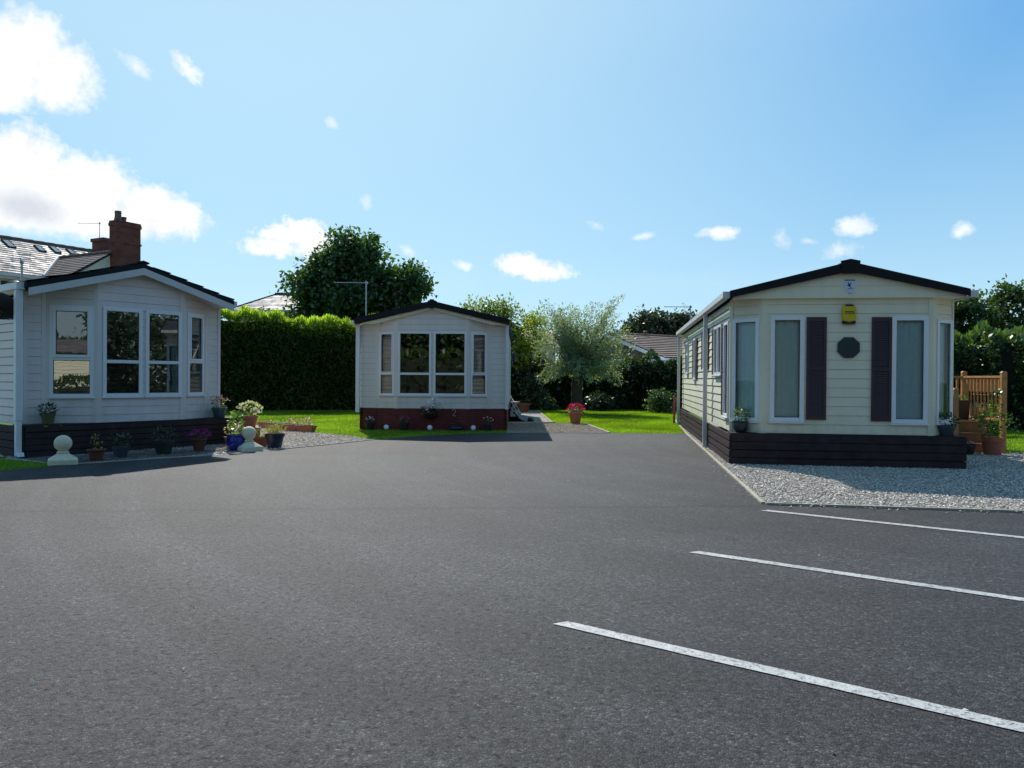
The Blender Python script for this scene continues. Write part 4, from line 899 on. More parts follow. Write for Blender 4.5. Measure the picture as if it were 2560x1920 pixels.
# ------------------------------------------------------------------ RIGHT caravan
rx0, rxa, rx1, rze, rza = -.045, 1.81, 3.60, 2.835, 3.285
RO, RR = (3.605, 12.80, 0), rad(-8)
def rz_(x): return 2.745
front = [(.05, .45), (.49, .05), (3.11, .05), (3.56, .45)]
Fr = [frame(a, b) for a, b in zip(front, front[1:])]
wr = {0: [hole(.035, Fr[0].len-.05, .712, 2.42)], 1: [hole(.123, .657, .718, 2.445), hole(1.998, 2.548, .715, 2.432)], 2: [hole(.10, Fr[2].len-.05, .72, 2.39)]}
Lr = 11.0; e = Lr
sw = [(.55, 1.12, .755, 2.40), (1.50, 2.05, 1.485, 2.42), (2.07, 2.62, 1.485, 2.42), (4.1, 4.75, 1.60, 2.50), (6.55, 7.10, 1.40, 2.42), (8.75, 9.35, 1.56, 2.42)]
sh_ = sorted([hole(e-.0-b, e-.0-a, c, d) for a, b, c, d in sw])
rc, rFL = caravan('caravan', 'cream caravan at the right with brown shutters, black octagon plaque and dark plank base', RO, RR, 3.6, Lr, .53, rz_, front, 'cream', 'cream_gap', wr, plank_h=.15, side_holes=sh_, sidemat='cream_side')
gable_roof(rc, rx0, rx1, rze, rxa, rza, -.06, Lr+.1, .06)
mb = MB()
mb.prism([(rx0-.005, rze+.012), (rxa, rza+.012), (rx1+.005, rze+.012), (rx1+.005, rze-.10), (rxa, rza-.145), (rx0-.005, rze-.10)], fn, -.10, -.063)
mb.prism([(rxa-.12, rza-.185), (rxa+.12, rza-.185), (rxa+.15, rza+.02), (rxa, rza+.052), (rxa-.15, rza+.02)], fn, -.118, -.101)
mb.build('verge_board', 'roofdark', rc)
mb = MB(); Fg = frame((0, -.02), (3.58, -.02)); lapped(mb, Fg, [(.0, 2.735), (3.58, 2.735), (3.58, 2.765), (1.79, rza-.065), (.0, 2.765)], (), .18, .006, .004, .003); mb.box(.02, 3.56, -.018, .46, 2.728, 2.742); mb.box(.0, 3.58, -.036, -.026, 2.722, 2.738); mb.build('gable_panel', ['cream', 'cream_gap'], rc)
mb = MB()
skirt_planks(mb, frame((0, 0), (3.58, 0)), 4, .515, seed=4, joints=(1.7,)); skirt_planks(mb, frame((0, 11.0), (0, 0)), 4, .515, .03, seed=5, joints=(2.6, 5.2, 7.7, 9.4)); skirt_planks(mb, frame((3.58, 0), (3.58, 11)), 4, .515, seed=6)
mb.box(-.01, 3.59, -.01, .47, .512, .525); mb.build('skirting', 'plank', rc)
for F, s in ((Fr[0], 0), (Fr[2], Fr[2].len-.04)):
    mb = MB(); mb.fbox(F, s, s+.04, -.02, .02, .53, 2.73); mb.build('corner_trim', 'cream', rc)
mb = MB(); mb.fbox(rFL, rFL.len-.07, rFL.len, 0, .022, .53, 2.73); mb.build('corner_trim', 'cream', rc)
window(rc, Fr[0], .035, Fr[0].len-.05, .712, 2.42, .065, None, 0, 'glass', 'net', 'net')
window(rc, Fr[1], .123, .657, .718, 2.445, .07, None, 0, 'glass', 'net', 'net2')
window(rc, Fr[1], 1.998, 2.548, .715, 2.432, .07, None, 0, 'glass', 'net', 'net')
window(rc, Fr[2], .10, Fr[2].len-.05, .72, 2.39, .06, None, 0, 'glass', 'net', 'net')
shutter(rc, Fr[1], .69, .998, .757, 2.421); shutter(rc, Fr[1], 1.692, 1.995, .747, 2.417)
for a, b, c, d in sw: window(rc, rFL, e-.45-b+.45, e-.45-a+.45, c, d, .05, (c+d)/2+.1 if a > 8 else None, 0, 'glass', 'net', 'net2', depth=.05)
for a, b, c, d in ((1.16, 1.46, .76, 2.38), (2.66, 2.98, 1.5, 2.4), (3.74, 4.06, 1.62, 2.48), (4.79, 5.11, 1.62, 2.48), (6.2, 6.51, 1.42, 2.4), (7.14, 7.45, 1.42, 2.4), (9.4, 9.7, 1.58, 2.4)):
    shutter(rc, rFL, e-b, e-a, c, d, .02)
mb = MB(); mb.prism([(1.178+.172*math.cos(PI/8+k*PI/4)/math.cos(PI/8), 1.928+.168*math.sin(PI/8+k*PI/4)/math.cos(PI/8)) for k in range(8)], lambda a, b, d: Fr[1](a+.16, d, b), .014, .035); mb.build('octagon_plaque', 'darkoct', rc, bevel=.006)
# alarm box: rounded yellow shield, black cap and foot
X = 1.334; Fz = lambda a, b, d: Fr[1](a, d, b)
body = [(X-.098, 2.36), (X-.108, 2.46), (X-.105, 2.55), (X-.085, 2.615), (X+.085, 2.615), (X+.105, 2.55), (X+.108, 2.46), (X+.098, 2.36), (X+.05, 2.352), (X, 2.335), (X-.05, 2.352)]
mb = MB(); mb.prism(body, Fz, .012, .062, 0); ab = mb.build('alarm_box', 'yellow', rc, bevel=.008)
mb = MB(); mb.prism([(X-.093, 2.305), (X+.093, 2.305), (X+.103, 2.359), (X+.05, 2.350), (X, 2.333), (X-.05, 2.350), (X-.103, 2.359)], Fz, .012, .060); mb.build('cover_trim', 'black', ab); mb = MB(); mb.prism([(X-.062, 2.592), (X+.062, 2.592), (X+.058, 2.618), (X-.058, 2.618)], Fz, .014, .066); mb.build('cover_trim', 'black', ab)
mb = MB(); mb.prism([(X-.062, 2.497), (X+.075, 2.497), (X+.075, 2.511), (X-.062, 2.511)], Fz, .0615, .0635); mb.build('stripe', 'black', ab)
text('ALARMS', 'lettering', 'black', ab, (.49+X+.006, .05-.064, 2.477), (PI/2, 0, 0), .042, .001)
# shield badge with a flying bird on the gable
bx, bz = 1.825, 2.90; fp = lambda a, b, d: (bx+a, -.02-d, bz+b)
mb = MB(); mb.prism([(-.075, .105), (.075, .105), (.075, -.03), (.05, -.075), (0, -.11), (-.05, -.075), (-.075, -.03)], fp, .008, .013); bd = mb.build('badge', 'shield', rc)
mb = MB(); mb.prism([(-.078, .098), (.078, .098), (.078, .112), (-.078, .112)], fp, .0135, .015)
mb.prism([(-.052, .018), (-.03, .026), (-.034, .075), (-.026, .078), (-.014, .04), (.012, .068), (.02, .062), (.002, .024), (.0, .012), (.03, -.012), (.022, -.018), (-.012, .002)], fp, .0135, .015)
mb.prism([(-.04, -.034), (.04, -.034), (.04, -.026), (-.04, -.026)], fp, .0135, .015); mb.prism([(-.03, -.088), (0, -.108), (.03, -.088), (.03, -.094), (0, -.114), (-.03, -.094)], fp, .0135, .015)
mb.build('bird_emblem', 'navyink', bd)
text('3', 'house_number', 'plank', rc, (.24, -.047, .42), (PI/2, 0, 0), .13, .004)
# gutters and posts
mb = MB(); mb.prism([(rx0-.11, 2.74), (rx0, 2.74), (rx0, 2.755), (rx0-.095, 2.755), (rx0-.095, 2.83), (rx0-.11, 2.83)], fn, -.05, Lr+.1); mb.box(rx0-.115, rx0+.0, -.07, -.052, 2.735, 2.835)
mb.build('gutter', 'greypipe', rc); mb = MB(); mb.prism([(rx1+.006, 2.73), (rx1+.12, 2.73), (rx1+.12, 2.82), (rx1+.105, 2.82), (rx1+.105, 2.745), (rx1+.006, 2.745)], fn, -.05, Lr+.1); mb.box(rx1+.008, rx1+.125, -.09, -.052, 2.72, 2.825); mb.build('gutter', 'greypipe', rc)
for yy in (3.3, 10.85):
    mb = MB(); mb.box(-.125, -.045, yy-.04, yy+.04, .02, 2.72); mb.build('downpipe', 'greypipe', rc, bevel=.008)
mb = MB(); mb.tube([(.045, 2.95, .6), (.04, 2.95, 1.2), (.045, 2.95, 2.3)], .008, 5); mb.build('cable', 'cream', rc); mb = MB(); mb.box(-.02, .04, 9.2, 9.3, 2.55, 2.6); mb.bar((-.0, 9.25, 2.6), (-.18, 9.1, 2.62), .05); mb.build('bracket', 'cream', rc)
aerial('tall aerial with knobbly boom at the far end of the cream caravan', world_of(RO, RR, (.25, 10.9, 0)), rad(0), 3.58, -.80, .05, 2.4, 9, .12, hor=True)
mb = MB(); mb.box(-.03, .03, -.03, .03, 0, .86); mb.lathe([(.035, 0), (.03, .02), (.005, .03)], (0, 0, .86), 8); o = mb.build('red_post', 'redpost', None, bevel=.01); o.location = world_of(RO, RR, (-.16, 11.6, 0))
tag(o, 'low red post standing just behind the far corner of the cream caravan', 'post')

# ------------------------------------------------------------------ timber deck right of the cream caravan
DK = thing('timber_deck', 'brown timber deck with turned spindles and square newel posts beside the cream caravan', 'deck', (9.42, 14.95, 0), rad(-8))
def newel(x, y, top, z0=0):
    mb = MB(); mb.box(x-.047, x+.047, y-.047, y+.047, z0, top); mb.hexa([(x-.055, y-.055, top), (x+.055, y-.055, top), (x+.055, y+.055, top), (x-.055, y+.055, top), (x-.03, y-.03, top+.035), (x+.03, y-.03, top+.035), (x+.03, y+.03, top+.035), (x-.03, y+.03, top+.035)]); mb.build('newel_post', 'timber', DK, bevel=.006)
newel(0, 0, 1.56); newel(0, 1.75, 1.58); newel(-.86, 0, 1.23); newel(-.86, .75, 1.56); newel(-1.75, 1.75, 1.58, .3)
def spindle(x, y, z0, z1):
    mb = MB(); a = .021; zl, zh = z0+.25*(z1-z0), z0+.66*(z1-z0)
    mb.box(x-a, x+a, y-a, y+a, z0, zl); mb.box(x-a, x+a, y-a, y+a, zh, z1)
    h = zh-zl; mb.lathe([(.014, 0), (.022, .02), (.012, .04), (.024, .06), (.016, .09), (.019, h*.5), (.016, h-.09), (.024, h-.06), (.012, h-.04), (.022, h-.02), (.014, h)], (x, y, zl), 8); mb.build('spindle', 'timber', DK)
for k in range(10): spindle(0, .16+k*.155, .66, 1.46)
for k in range(14): spindle(-.13-k*.115, 1.75, .66, 1.46)
for k in range(5): spindle(-.86, .12+k*.13, .33+.10*k, .98+.10*k+.03)
def rail(p, q, w=.07, h=.045):
    mb = MB(); mb.bar(p, q, w, h); mb.build('handrail', 'timber', DK, bevel=.006)
rail((0, .05, 1.485), (0, 1.7, 1.485)); rail((-.05, 1.75, 1.485), (-1.75, 1.75, 1.485)); rail((0, .05, .65), (0, 1.7, .65), .05); rail((-.05, 1.75, .65), (-1.75, 1.75, .65), .05); rail((-.86, .0, 1.12), (-.86, .75, 1.62))
mb = MB()
for k in range(10): mb.box(-2.0, .05, .68+k*.118, .68+k*.118+.11, .575, .60)
mb.build('deck_boards', 'timber', DK)
mb = MB(); mb.box(-2.0, .05, .70, .73, .02, .57); mb.box(.02, .048, .7, 1.85, .02, .57)
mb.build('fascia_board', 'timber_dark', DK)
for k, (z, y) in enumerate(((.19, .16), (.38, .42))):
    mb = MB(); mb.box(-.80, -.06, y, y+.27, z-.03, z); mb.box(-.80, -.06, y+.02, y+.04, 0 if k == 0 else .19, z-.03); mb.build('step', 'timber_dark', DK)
pl = thing('planter', 'pale square planter of white flowers standing on the timber deck', 'planter', world_of((9.42, 14.95, 0), rad(-8), (-.52, 1.15, .602)), rad(-8))
mb = MB(); mb.hexa([(-.10, -.10, 0), (.10, -.10, 0), (.10, .10, 0), (-.10, .10, 0), (-.13, -.13, .42), (.13, -.13, .42), (.13, .13, .42), (-.13, .13, .42)]); mb.build('pot', 'slatepot', pl)
flecks('foliage', 60, (0, 0, .45), (.14, .14, .06), .05, G1, 'lf_plant', pl, 5); flecks('flowers', 14, (0, 0, .50), (.13, .13, .05), .06, [(.8, .8, .8)], 'fl', pl, 6)
pl = thing('planter', 'dark square planter with low leaves on the deck beside the pale planter', 'planter', world_of((9.42, 14.95, 0), rad(-8), (-.22, 1.3, .602)), rad(-8))
mb = MB(); mb.hexa([(-.10, -.10, 0), (.10, -.10, 0), (.10, .10, 0), (-.10, .10, 0), (-.12, -.12, .40), (.12, -.12, .40), (.12, .12, .40), (-.12, .12, .40)]); mb.build('pot', 'black', pl)
flecks('foliage', 70, (0, 0, .43), (.14, .14, .06), .05, G1, 'lf_plant', pl, 7)
wh = thing('wheel_ornament', 'thin dark metal spoked wheel standing on the grass behind the deck post', 'wheel', (10.18, 16.6, 0), rad(-10))
mb = MB(); rr_ = .235; mb.tube([(rr_*math.cos(2*PI*k/36), 0, rr_+.02+rr_*math.sin(2*PI*k/36)) for k in range(37)], .009, 6); mb.build('rim', 'iron', wh)
mb = MB()
for k in range(3): a = PI*k/3; mb.tube([(rr_*math.cos(a), 0, rr_+.02+rr_*math.sin(a)), (-rr_*math.cos(a), 0, rr_+.02-rr_*math.sin(a))], .006, 6)
mb.lathe([(.025, -.03), (.025, .03)], (0, 0, rr_+.02), 10); mb.build('spokes', 'iron', wh)
mb = MB(); mb.tube([(.02, .0, rr_), (.05, .25, .0)], .008, 6); mb.build('stand', 'iron', wh)

# ------------------------------------------------------------------ pots and plants
def pot(parent, kind, r, h, m):
    P = {'classic': [(r*.68, 0), (r*.92, h*.78), (r*1.0, h*.78), (r*1.03, h), (r*.9, h), (r*.86, h*.86)],
         'round': [(r*.6, 0), (r*.9, h*.25), (r*1.0, h*.55), (r*.9, h*.85), (r*.98, h*.92), (r*.98, h), (r*.84, h), (r*.8, h*.88)],
         'bell': [(r*.62, 0), (r*.66, h*.05), (r*.74, h*.4), (r*.86, h*.8), (r*1.02, h*.86), (r*1.04, h*.93), (r*.98, h), (r*.86, h), (r*.82, h*.86)]}[kind]
    mb = MB(); mb.lathe(P, (0, 0, 0), 24); o = mb.build('pot', m, parent, smooth=True)
    es = o.modifiers.new('e', 'EDGE_SPLIT'); es.split_angle = rad(35)
    mb = MB(); mb.lathe([(r*.82, h*.84), (r*.01, h*.88)], (0, 0, 0), 20); mb.build('soil', 'soil', parent)
def potted(label, loc, kind, r, h, m, fol=None, flo=None, seed=1, group=None, cat='flower pot', name='flower_pot'):
    t = thing(name, label, cat, loc, seed*.7, group); pot(t, kind, r, h, m)
    if fol: flecks('foliage', fol[0], (0, 0, h+fol[1]), fol[2], fol[3], G1, fol[4], t, seed, aspect=fol[5] if len(fol) > 5 else .6)
    if flo: flecks('flowers', flo[0], (0, 0, h+flo[1]), flo[2], flo[3], flo[4], 'fl', t, seed+20, aspect=1.0, surface=True)
    return t
def spikes(parent, n, h, r, hh, m, seed, wd=.012, name='foliage', cols=G1):
    rng = np.random.default_rng(seed); P = np.concatenate([rng.normal(size=(n, 2))*r*.4, np.full((n, 1), h*.9)], 1)
    D = np.concatenate([rng.normal(size=(n, 2))*.35, np.ones((n, 1))], 1); c = np.array(cols)[rng.integers(0, len(cols), n)]*rng.uniform(.7, 1.2, (n, 1))
    return leaf_obj(name, P, D, unit(n, rng), rng.uniform(.5, 1, n)*hh, wd, c, m, parent)
LO, LR = (-8.17, 13.08, 0), rad(51)
MAG = [(.34, .02, .18), (.42, .04, .24)]; PINK = [(.75, .30, .38), (.7, .2, .3)]; WHT = [(.85, .85, .85), (.8, .82, .8)]; PALE = [(.88, .84, .50), (.90, .88, .62)]; RED = [(.65, .02, .06), (.72, .10, .22), (.60, .03, .16)]
potted('olive pot with bushy green plant on the left end of the dark plank ledge', world_of(LO, LR, (.42, .17, .547)), 'classic', .12, .19, 'olivepot', (110, .06, (.15, .15, .10), .06, 'lf_dark'), None, 1)
potted('teal pot of trailing red flowers on the right end of the plank ledge', world_of(LO, LR, (3.66, .20, .547)), 'classic', .155, .20, 'greenpot', (90, .10, (.20, .16, .13), .05, 'lf_plant'), (26, .05, (.24, .2, .20), .05, [(.5, .06, .12), (.7, .3, .4), (.3, .05, .3)]), 2)
potted('small black pot with a white rim at the outer corner of the dark plank ledge', world_of(LO, LR, (3.98, .10, .40)), 'classic', .10, .15, 'black', None, (8, .01, (.10, .10, .02), .06, WHT), 3)
potted('terracotta pot of thin reddish twigs next to the left stone ball', (-6.72, 12.62, .005), 'bell', .14, .20, 'terra_shade', (50, .10, (.09, .09, .12), .04, 'lf_grey'), None, 4, 'pots along the foot of the left caravan')
potted('blue grey clay pot with a dull leafy plant, third along the left caravan', (-6.62, 13.2, .005), 'classic', .135, .19, 'slatepot', (120, .08, (.17, .17, .13), .055, 'lf_dark'), None, 5, 'pots along the foot of the left caravan')
potted('wide dark green pot with a dark mounded plant below the middle panes', (-6.18, 13.85, .005), 'classic', .175, .25, 'dgreenpot', (160, .10, (.2, .2, .15), .05, 'lf_dark'), None, 6, 'pots along the foot of the left caravan')
potted('terracotta pot heaped with magenta flowers under the right end window', (-5.78, 14.42, .005), 'bell', .14, .24, 'terra_shade', (80, .05, (.15, .15, .07), .045, 'lf_dark'), (70, .03, (.2, .2, .12), .05, MAG), 7, 'pots along the foot of the left caravan')
t = potted('round cobalt blue glazed pot with green variegated stems', (-5.16, 14.62, .005), 'round', .185, .30, 'bluepot', None, None, 8)
flecks('foliage', 170, (0, 0, .50), (.14, .14, .24), .055, [(1.4, 1.5, 1.3), (.8, .9, .7), (1, 1, 1)], 'lf_plant', t, 8)
t = potted('navy blue pot of straw coloured grassy stems at the path corner', (-4.62, 15.2, .005), 'classic', .19, .29, 'navypot', None, None, 9)
spikes(t, 130, .29, .22, .30, 'lf_grey', 9, .010); flecks('flowers', 40, (.03, 0, .38), (.20, .18, .12), .03, [(.7, .6, .5), (.6, .65, .2)], 'fl', t, 9)
mb = MB(); mb.box(-.21, .21, -.17, .17, 0, .30); mb.box(-.225, .225, -.185, .185, .30, .345); o = mb.build('plinth', 'terra', None, bevel=.01); o.location = (-5.38, 16.0, .005); o.rotation_euler = (0, 0, .3)
tag(o, 'square terracotta plinth under the tall pot of yellow flowers', 'plinth')
t = potted('tall terracotta pot of pale yellow flowers raised on the plinth', (-5.38, 16.0, .352), 'classic', .165, .24, 'terra2', (90, .12, (.19, .19, .10), .05, 'lf_plant'), (90, .12, (.23, .23, .14), .055, [(.80, .80, .22), (.75, .78, .35), (.85, .85, .5)]), 10)
flecks('blossom', 16, (-.06, -.04, .28), (.26, .2, .08), .085, PALE, 'fl', t, 33, aspect=1.0, surface=True)
potted('low terracotta bowl of mixed small leaves behind the right stone ball', (-5.02, 15.55, .005), 'classic', .19, .20, 'terra', (110, .06, (.2, .2, .09), .045, 'lf_lime'), (24, .05, (.18, .18, .1), .035, [(.7, .5, .55), (.8, .8, .4)]), 11)
potted('terracotta pot with bronze foliage between the blue pot and the plinth', (-5.42, 15.15, .005), 'classic', .16, .22, 'terra', (130, .10, (.17, .17, .16), .05, 'lf_grey'), None, 12)
potted('small brown pot of yellowish leaves tucked at the caravan corner', (-5.55, 15.75, .005), 'classic', .13, .18, 'terra', (120, .12, (.18, .15, .18), .05, 'lf_lime'), None, 13)
def finial(label, loc, rz):
    t = thing('stone_finial', label, 'stone ball', loc, rz, 'stone ball finials at the tarmac edge')
    mb = MB(); a = .205; mb.box(-a, a, -a, a, 0, .075); mb.hexa([(-a, -a, .075), (a, -a, .075), (a, a, .075), (-a, a, .075), (-.075, -.075, .165), (.075, -.075, .165), (.075, .075, .165), (-.075, .075, .165)]); mb.build('base', 'cast', t, bevel=.008)
    mb = MB(); mb.lathe([(.075, .165), (.085, .18), (.085, .195), (.06, .205)]+[(.128*math.sin(PI-k*PI/16), .325-.128*math.cos(k*PI/16)) for k in range(3, 16)]+[(.004, .4529)], (0, 0, 0), 28); mb.build('ball', 'cast', t, smooth=True)
    return t
finial('left stone ball finial standing in the shadow of the left caravan', (-7.02, 12.2, .004), rad(30))
finial('right stone ball finial lit by the sun between blue pots', (-4.92, 14.60, .008), rad(38))
def trough(label, loc, rz, ln, m, fol, flo, seed):
    t = thing('trough', label, 'planter', loc, rz, 'planting troughs on the lawn edge')
    a, b, c, d, h = ln/2, .10, ln/2-.06, .075, .165
    mb = MB(); mb.hexa([(-c, -d, 0), (c, -d, 0), (c, d, 0), (-c, d, 0), (-a, -b, h), (a, -b, h), (a, b, h), (-a, b, h)]); mb.box(-a-.012, a+.012, -b-.012, b+.012, h-.025, h+.004); mb.build('box', m, t, bevel=.006)
    mb = MB(); mb.box(-a+.02, a-.02, -b+.02, b-.02, h+.002, h+.012); mb.build('soil', 'soil', t)
    if fol: flecks('foliage', fol, (0, 0, h+.06), (a*.9, b*.9, .10), .045, G1, 'lf_plant', t, seed)
    if flo: flecks('flowers', flo[0], (0, 0, h+.05), (a*.8, b, .13), .06, flo[1], 'fl', t, seed+3, aspect=.9)
    return t
trough('terracotta trough with a few low leaves, leftmost of the row by the lawn', (-6.62, 21.05, .004), rad(-40), .62, 'terra2', 26, None, 41)
trough('dark brown trough with sparse yellow flowers between the terracotta troughs', (-6.05, 20.45, .004), rad(-38), .72, 'black', 40, (10, [(.7, .5, .03), (.5, .2, .03)]), 42)
trough('terracotta trough of pink rosettes, second from the right of the row', (-5.62, 19.98, .004), rad(-33), .50, 'terra2', 20, (60, [(.45, .13, .16), (.55, .25, .25), (.7, .6, .35)]), 43)
trough('terracotta trough of pink rosettes at the right end of the row', (-5.20, 19.70, .004), rad(-28), .58, 'terra2', 20, (70, [(.45, .12, .16), (.55, .22, .24), (.75, .65, .45)]), 44)
potted('black pot of small white flowers at the left end of the brick skirt', (-3.72, 20.45, .005), 'classic', .135, .20, 'black', (80, .06, (.12, .12, .08), .045, 'lf_dark'), (26, .05, (.10, .10, .09), .045, WHT), 14)
potted('dark pot of dusky pink flowers left of centre below the brick skirt', (-2.80, 20.33, .005), 'classic', .12, .21, 'black', (70, .05, (.13, .13, .08), .045, 'lf_dark'), (22, .05, (.13, .12, .10), .045, [(.45, .12, .2), (.55, .25, .3)]), 15)
potted('low wide dark blue bowl below the figure 2 on the brick skirt', (-1.44, 20.42, .005), 'round', .19, .14, 'navypot', (60, .04, (.18, .12, .06), .045, 'lf_dark'), None, 16)
potted('navy blue pot of pale pink flowers at the right end of the brick skirt', (-.62, 20.42, .005), 'classic', .12, .19, 'navypot', (60, .05, (.12, .12, .07), .045, 'lf_dark'), (24, .06, (.13, .12, .10), .05, [(.75, .5, .5), (.7, .6, .55)]), 17)
hb = thing('hanging_basket', 'black half basket overflowing with white flowers hung on the brick skirt', 'hanging basket', world_of(MO, MR, (1.95, -.10, .30)), 0)
mb = MB(); mb.lathe([(.05, 0), (.15, .06), (.21, .15), (.22, .17), (.19, .17)], (0, 0, 0), 18, sq=.5); mb.build('basket', 'black', hb, smooth=True)
flecks('foliage', 160, (-.02, 0, .22), (.27, .12, .14), .055, G1, 'lf_dark', hb, 51); flecks('flowers', 50, (.10, -.06, .28), (.15, .11, .25), .10, [(.95, .95, .95)], 'fl', hb, 52, aspect=1, surface=True); flecks('blossom', 14, (-.14, -.06, .2), (.12, .1, .12), .06, [(.8, .8, .8), (.5, .2, .25)], 'fl', hb, 53, aspect=1)
sl0 = None
for k, (x, y, lab) in enumerate(((-3.27, 20.36, 'round solar light with white face, leftmost of three in the grass before the brick skirt'), (-2.13, 20.30, 'round solar light with white face, middle of three, below the hanging basket'), (-1.0, 20.33, 'round solar light with white face, rightmost of three beside the navy pot'))):
    if sl0 is None:
        sl0 = thing('solar_light', lab, 'solar light', (x, y, .004), 0, 'solar lights before the brick skirt')
        mb = MB(); q = Vector((0, 0, 1)).rotation_difference(Vector((0, -.93, .36))); dm = MB(); dm.lathe([(.055, 0), (.066, .02), (.066, .035), (.05, .035)], (0, 0, 0), 20); mb.v = [tuple(q @ Vector(v)+Vector((0, 0, .085))) for v in dm.v]; mb.f, mb.m = dm.f, dm.m; mb.build('housing', 'steel', sl0)
        mb = MB(); dm = MB(); dm.lathe([(.040, .0), (.036, .008), (.018, .013), (.003, .014)], (0, 0, .0355), 20); mb.v = [tuple(q @ Vector(v)+Vector((0, 0, .085))) for v in dm.v]; mb.f, mb.m = dm.f, dm.m; mb.build('lens', 'white', sl0, smooth=True)
        mb = MB(); mb.tube([(0, .0, 0), (0, .0, .085)], .01, 6); mb.build('spike', 'black', sl0)
    else:
        c = copy_tree(sl0); c.location = (x, y, .004); c['label'] = lab
potted('large terracotta pot of red geraniums alone on the gravel drive', (1.96, 24.0, .006), 'bell', .225, .36, 'terra2', (150, .05, (.25, .22, .10), .06, 'lf_plant'), (110, .06, (.27, .24, .16), .065, RED), 18)
ch = thing('garden_chair', 'white folding garden chair half hidden behind the small middle caravan', 'chair', (.08, 31.2, 0), rad(75))
mb = MB(); mb.box(-.21, .21, -.2, .2, .43, .46); mb.build('seat', 'white', ch, bevel=.01)
for sx_ in (-1, 1):
    mb = MB(); mb.bar((sx_*.2, -.22, .02), (sx_*.2, .22, .72), .03); mb.build('leg', 'white', ch); mb = MB(); mb.bar((sx_*.17, .22, .02), (sx_*.17, -.16, .44), .03); mb.build('leg', 'white', ch)
mb = MB()
for k in range(4): mb.box(-.19, .19, .19+k*.01, .21+k*.01, .52+k*.07, .57+k*.07)
mb.build('backrest', 'white', ch)
mb = MB(); rng = random.Random(4); nx, ny = 16, 14; vv = []
for j in range(ny+1):
    for i in range(nx+1):
        u, v = i/nx, j/ny; h0 = .46*(1-u)**1.5*(1-.35*v)+.02; vv.append((u*.62+rng.uniform(-.02, .02), v*3.6+rng.uniform(-.05, .05), max(.012, h0+rng.uniform(-.03, .03)*(1 if 0 < i < nx else 0)+.03*math.sin(7*u+4*v))))
mb.mesh(vv, [(j*(nx+1)+i, j*(nx+1)+i+1, (j+1)*(nx+1)+i+1, (j+1)*(nx+1)+i) for j in range(ny) for i in range(nx)])
o = mb.build('tarpaulin', 'tarp', None, smooth=True, fix=False); o.location = (-.12, 24.7, 0)
tag(o, 'crumpled grey tarpaulin heaped against the right side of the small middle caravan', 'tarpaulin')
mb = MB(); mb.lathe([(.07, 0), (.10, .04), (.09, .10), (.05, .14), (.02, .15)], (0, 0, 0), 14, sq=1.5); mb.box(-.04, .12, .05, .14, .0, .06); o = mb.build('garden_boot', 'black', None, smooth=True); o.location = (.60, 25.0, .006); tag(o, 'small black boot lying on the gravel beside the grey tarpaulin', 'boot')
potted('terracotta pot standing in shade behind the white garden chair', (.50, 32.2, .005), 'classic', .26, .36, 'terra', (60, .04, (.2, .2, .08), .06, 'lf_dark'), None, 19)
potted('dark green pot with pale plant on the left corner of the cream caravan base', world_of(RO, RR, (.17, .17, .527)), 'round', .125, .19, 'dgreenpot', (120, .08, (.13, .13, .12), .05, 'lf_plant'), (16, .14, (.10, .10, .08), .03, [(.7, .7, .3)]), 20)
potted('grey pot with a soft dark plant on the right corner of the cream caravan base', world_of(RO, RR, (3.38, .17, .527)), 'classic', .14, .16, 'slatepot', (160, .08, (.19, .17, .13), .05, 'lf_dark'), None, 21)
t = potted('big terracotta pot of climbing yellow green shrub before the deck steps', (9.08, 14.72, .005), 'classic', .20, .34, 'terra', None, None, 22)
flecks('foliage', 300, (0, 0, .62), (.22, .20, .34), .06, [(.5, .55, .4), (.3, .35, .25), (1.2, 1.1, .4)], 'lf_plant', t, 22); flecks('shoot', 80, (-.05, 0, 1.02), (.10, .10, .30), .05, [(.7, .7, .4), (.4, .45, .3)], 'lf_plant', t, 23)
potted('small black pot on the gravel left of the big terracotta pot', (8.62, 14.72, .005), 'classic', .13, .2, 'black', (40, .03, (.12, .1, .05), .05, 'lf_dark'), (5, .02, (.1, .1, .03), .05, WHT), 24)

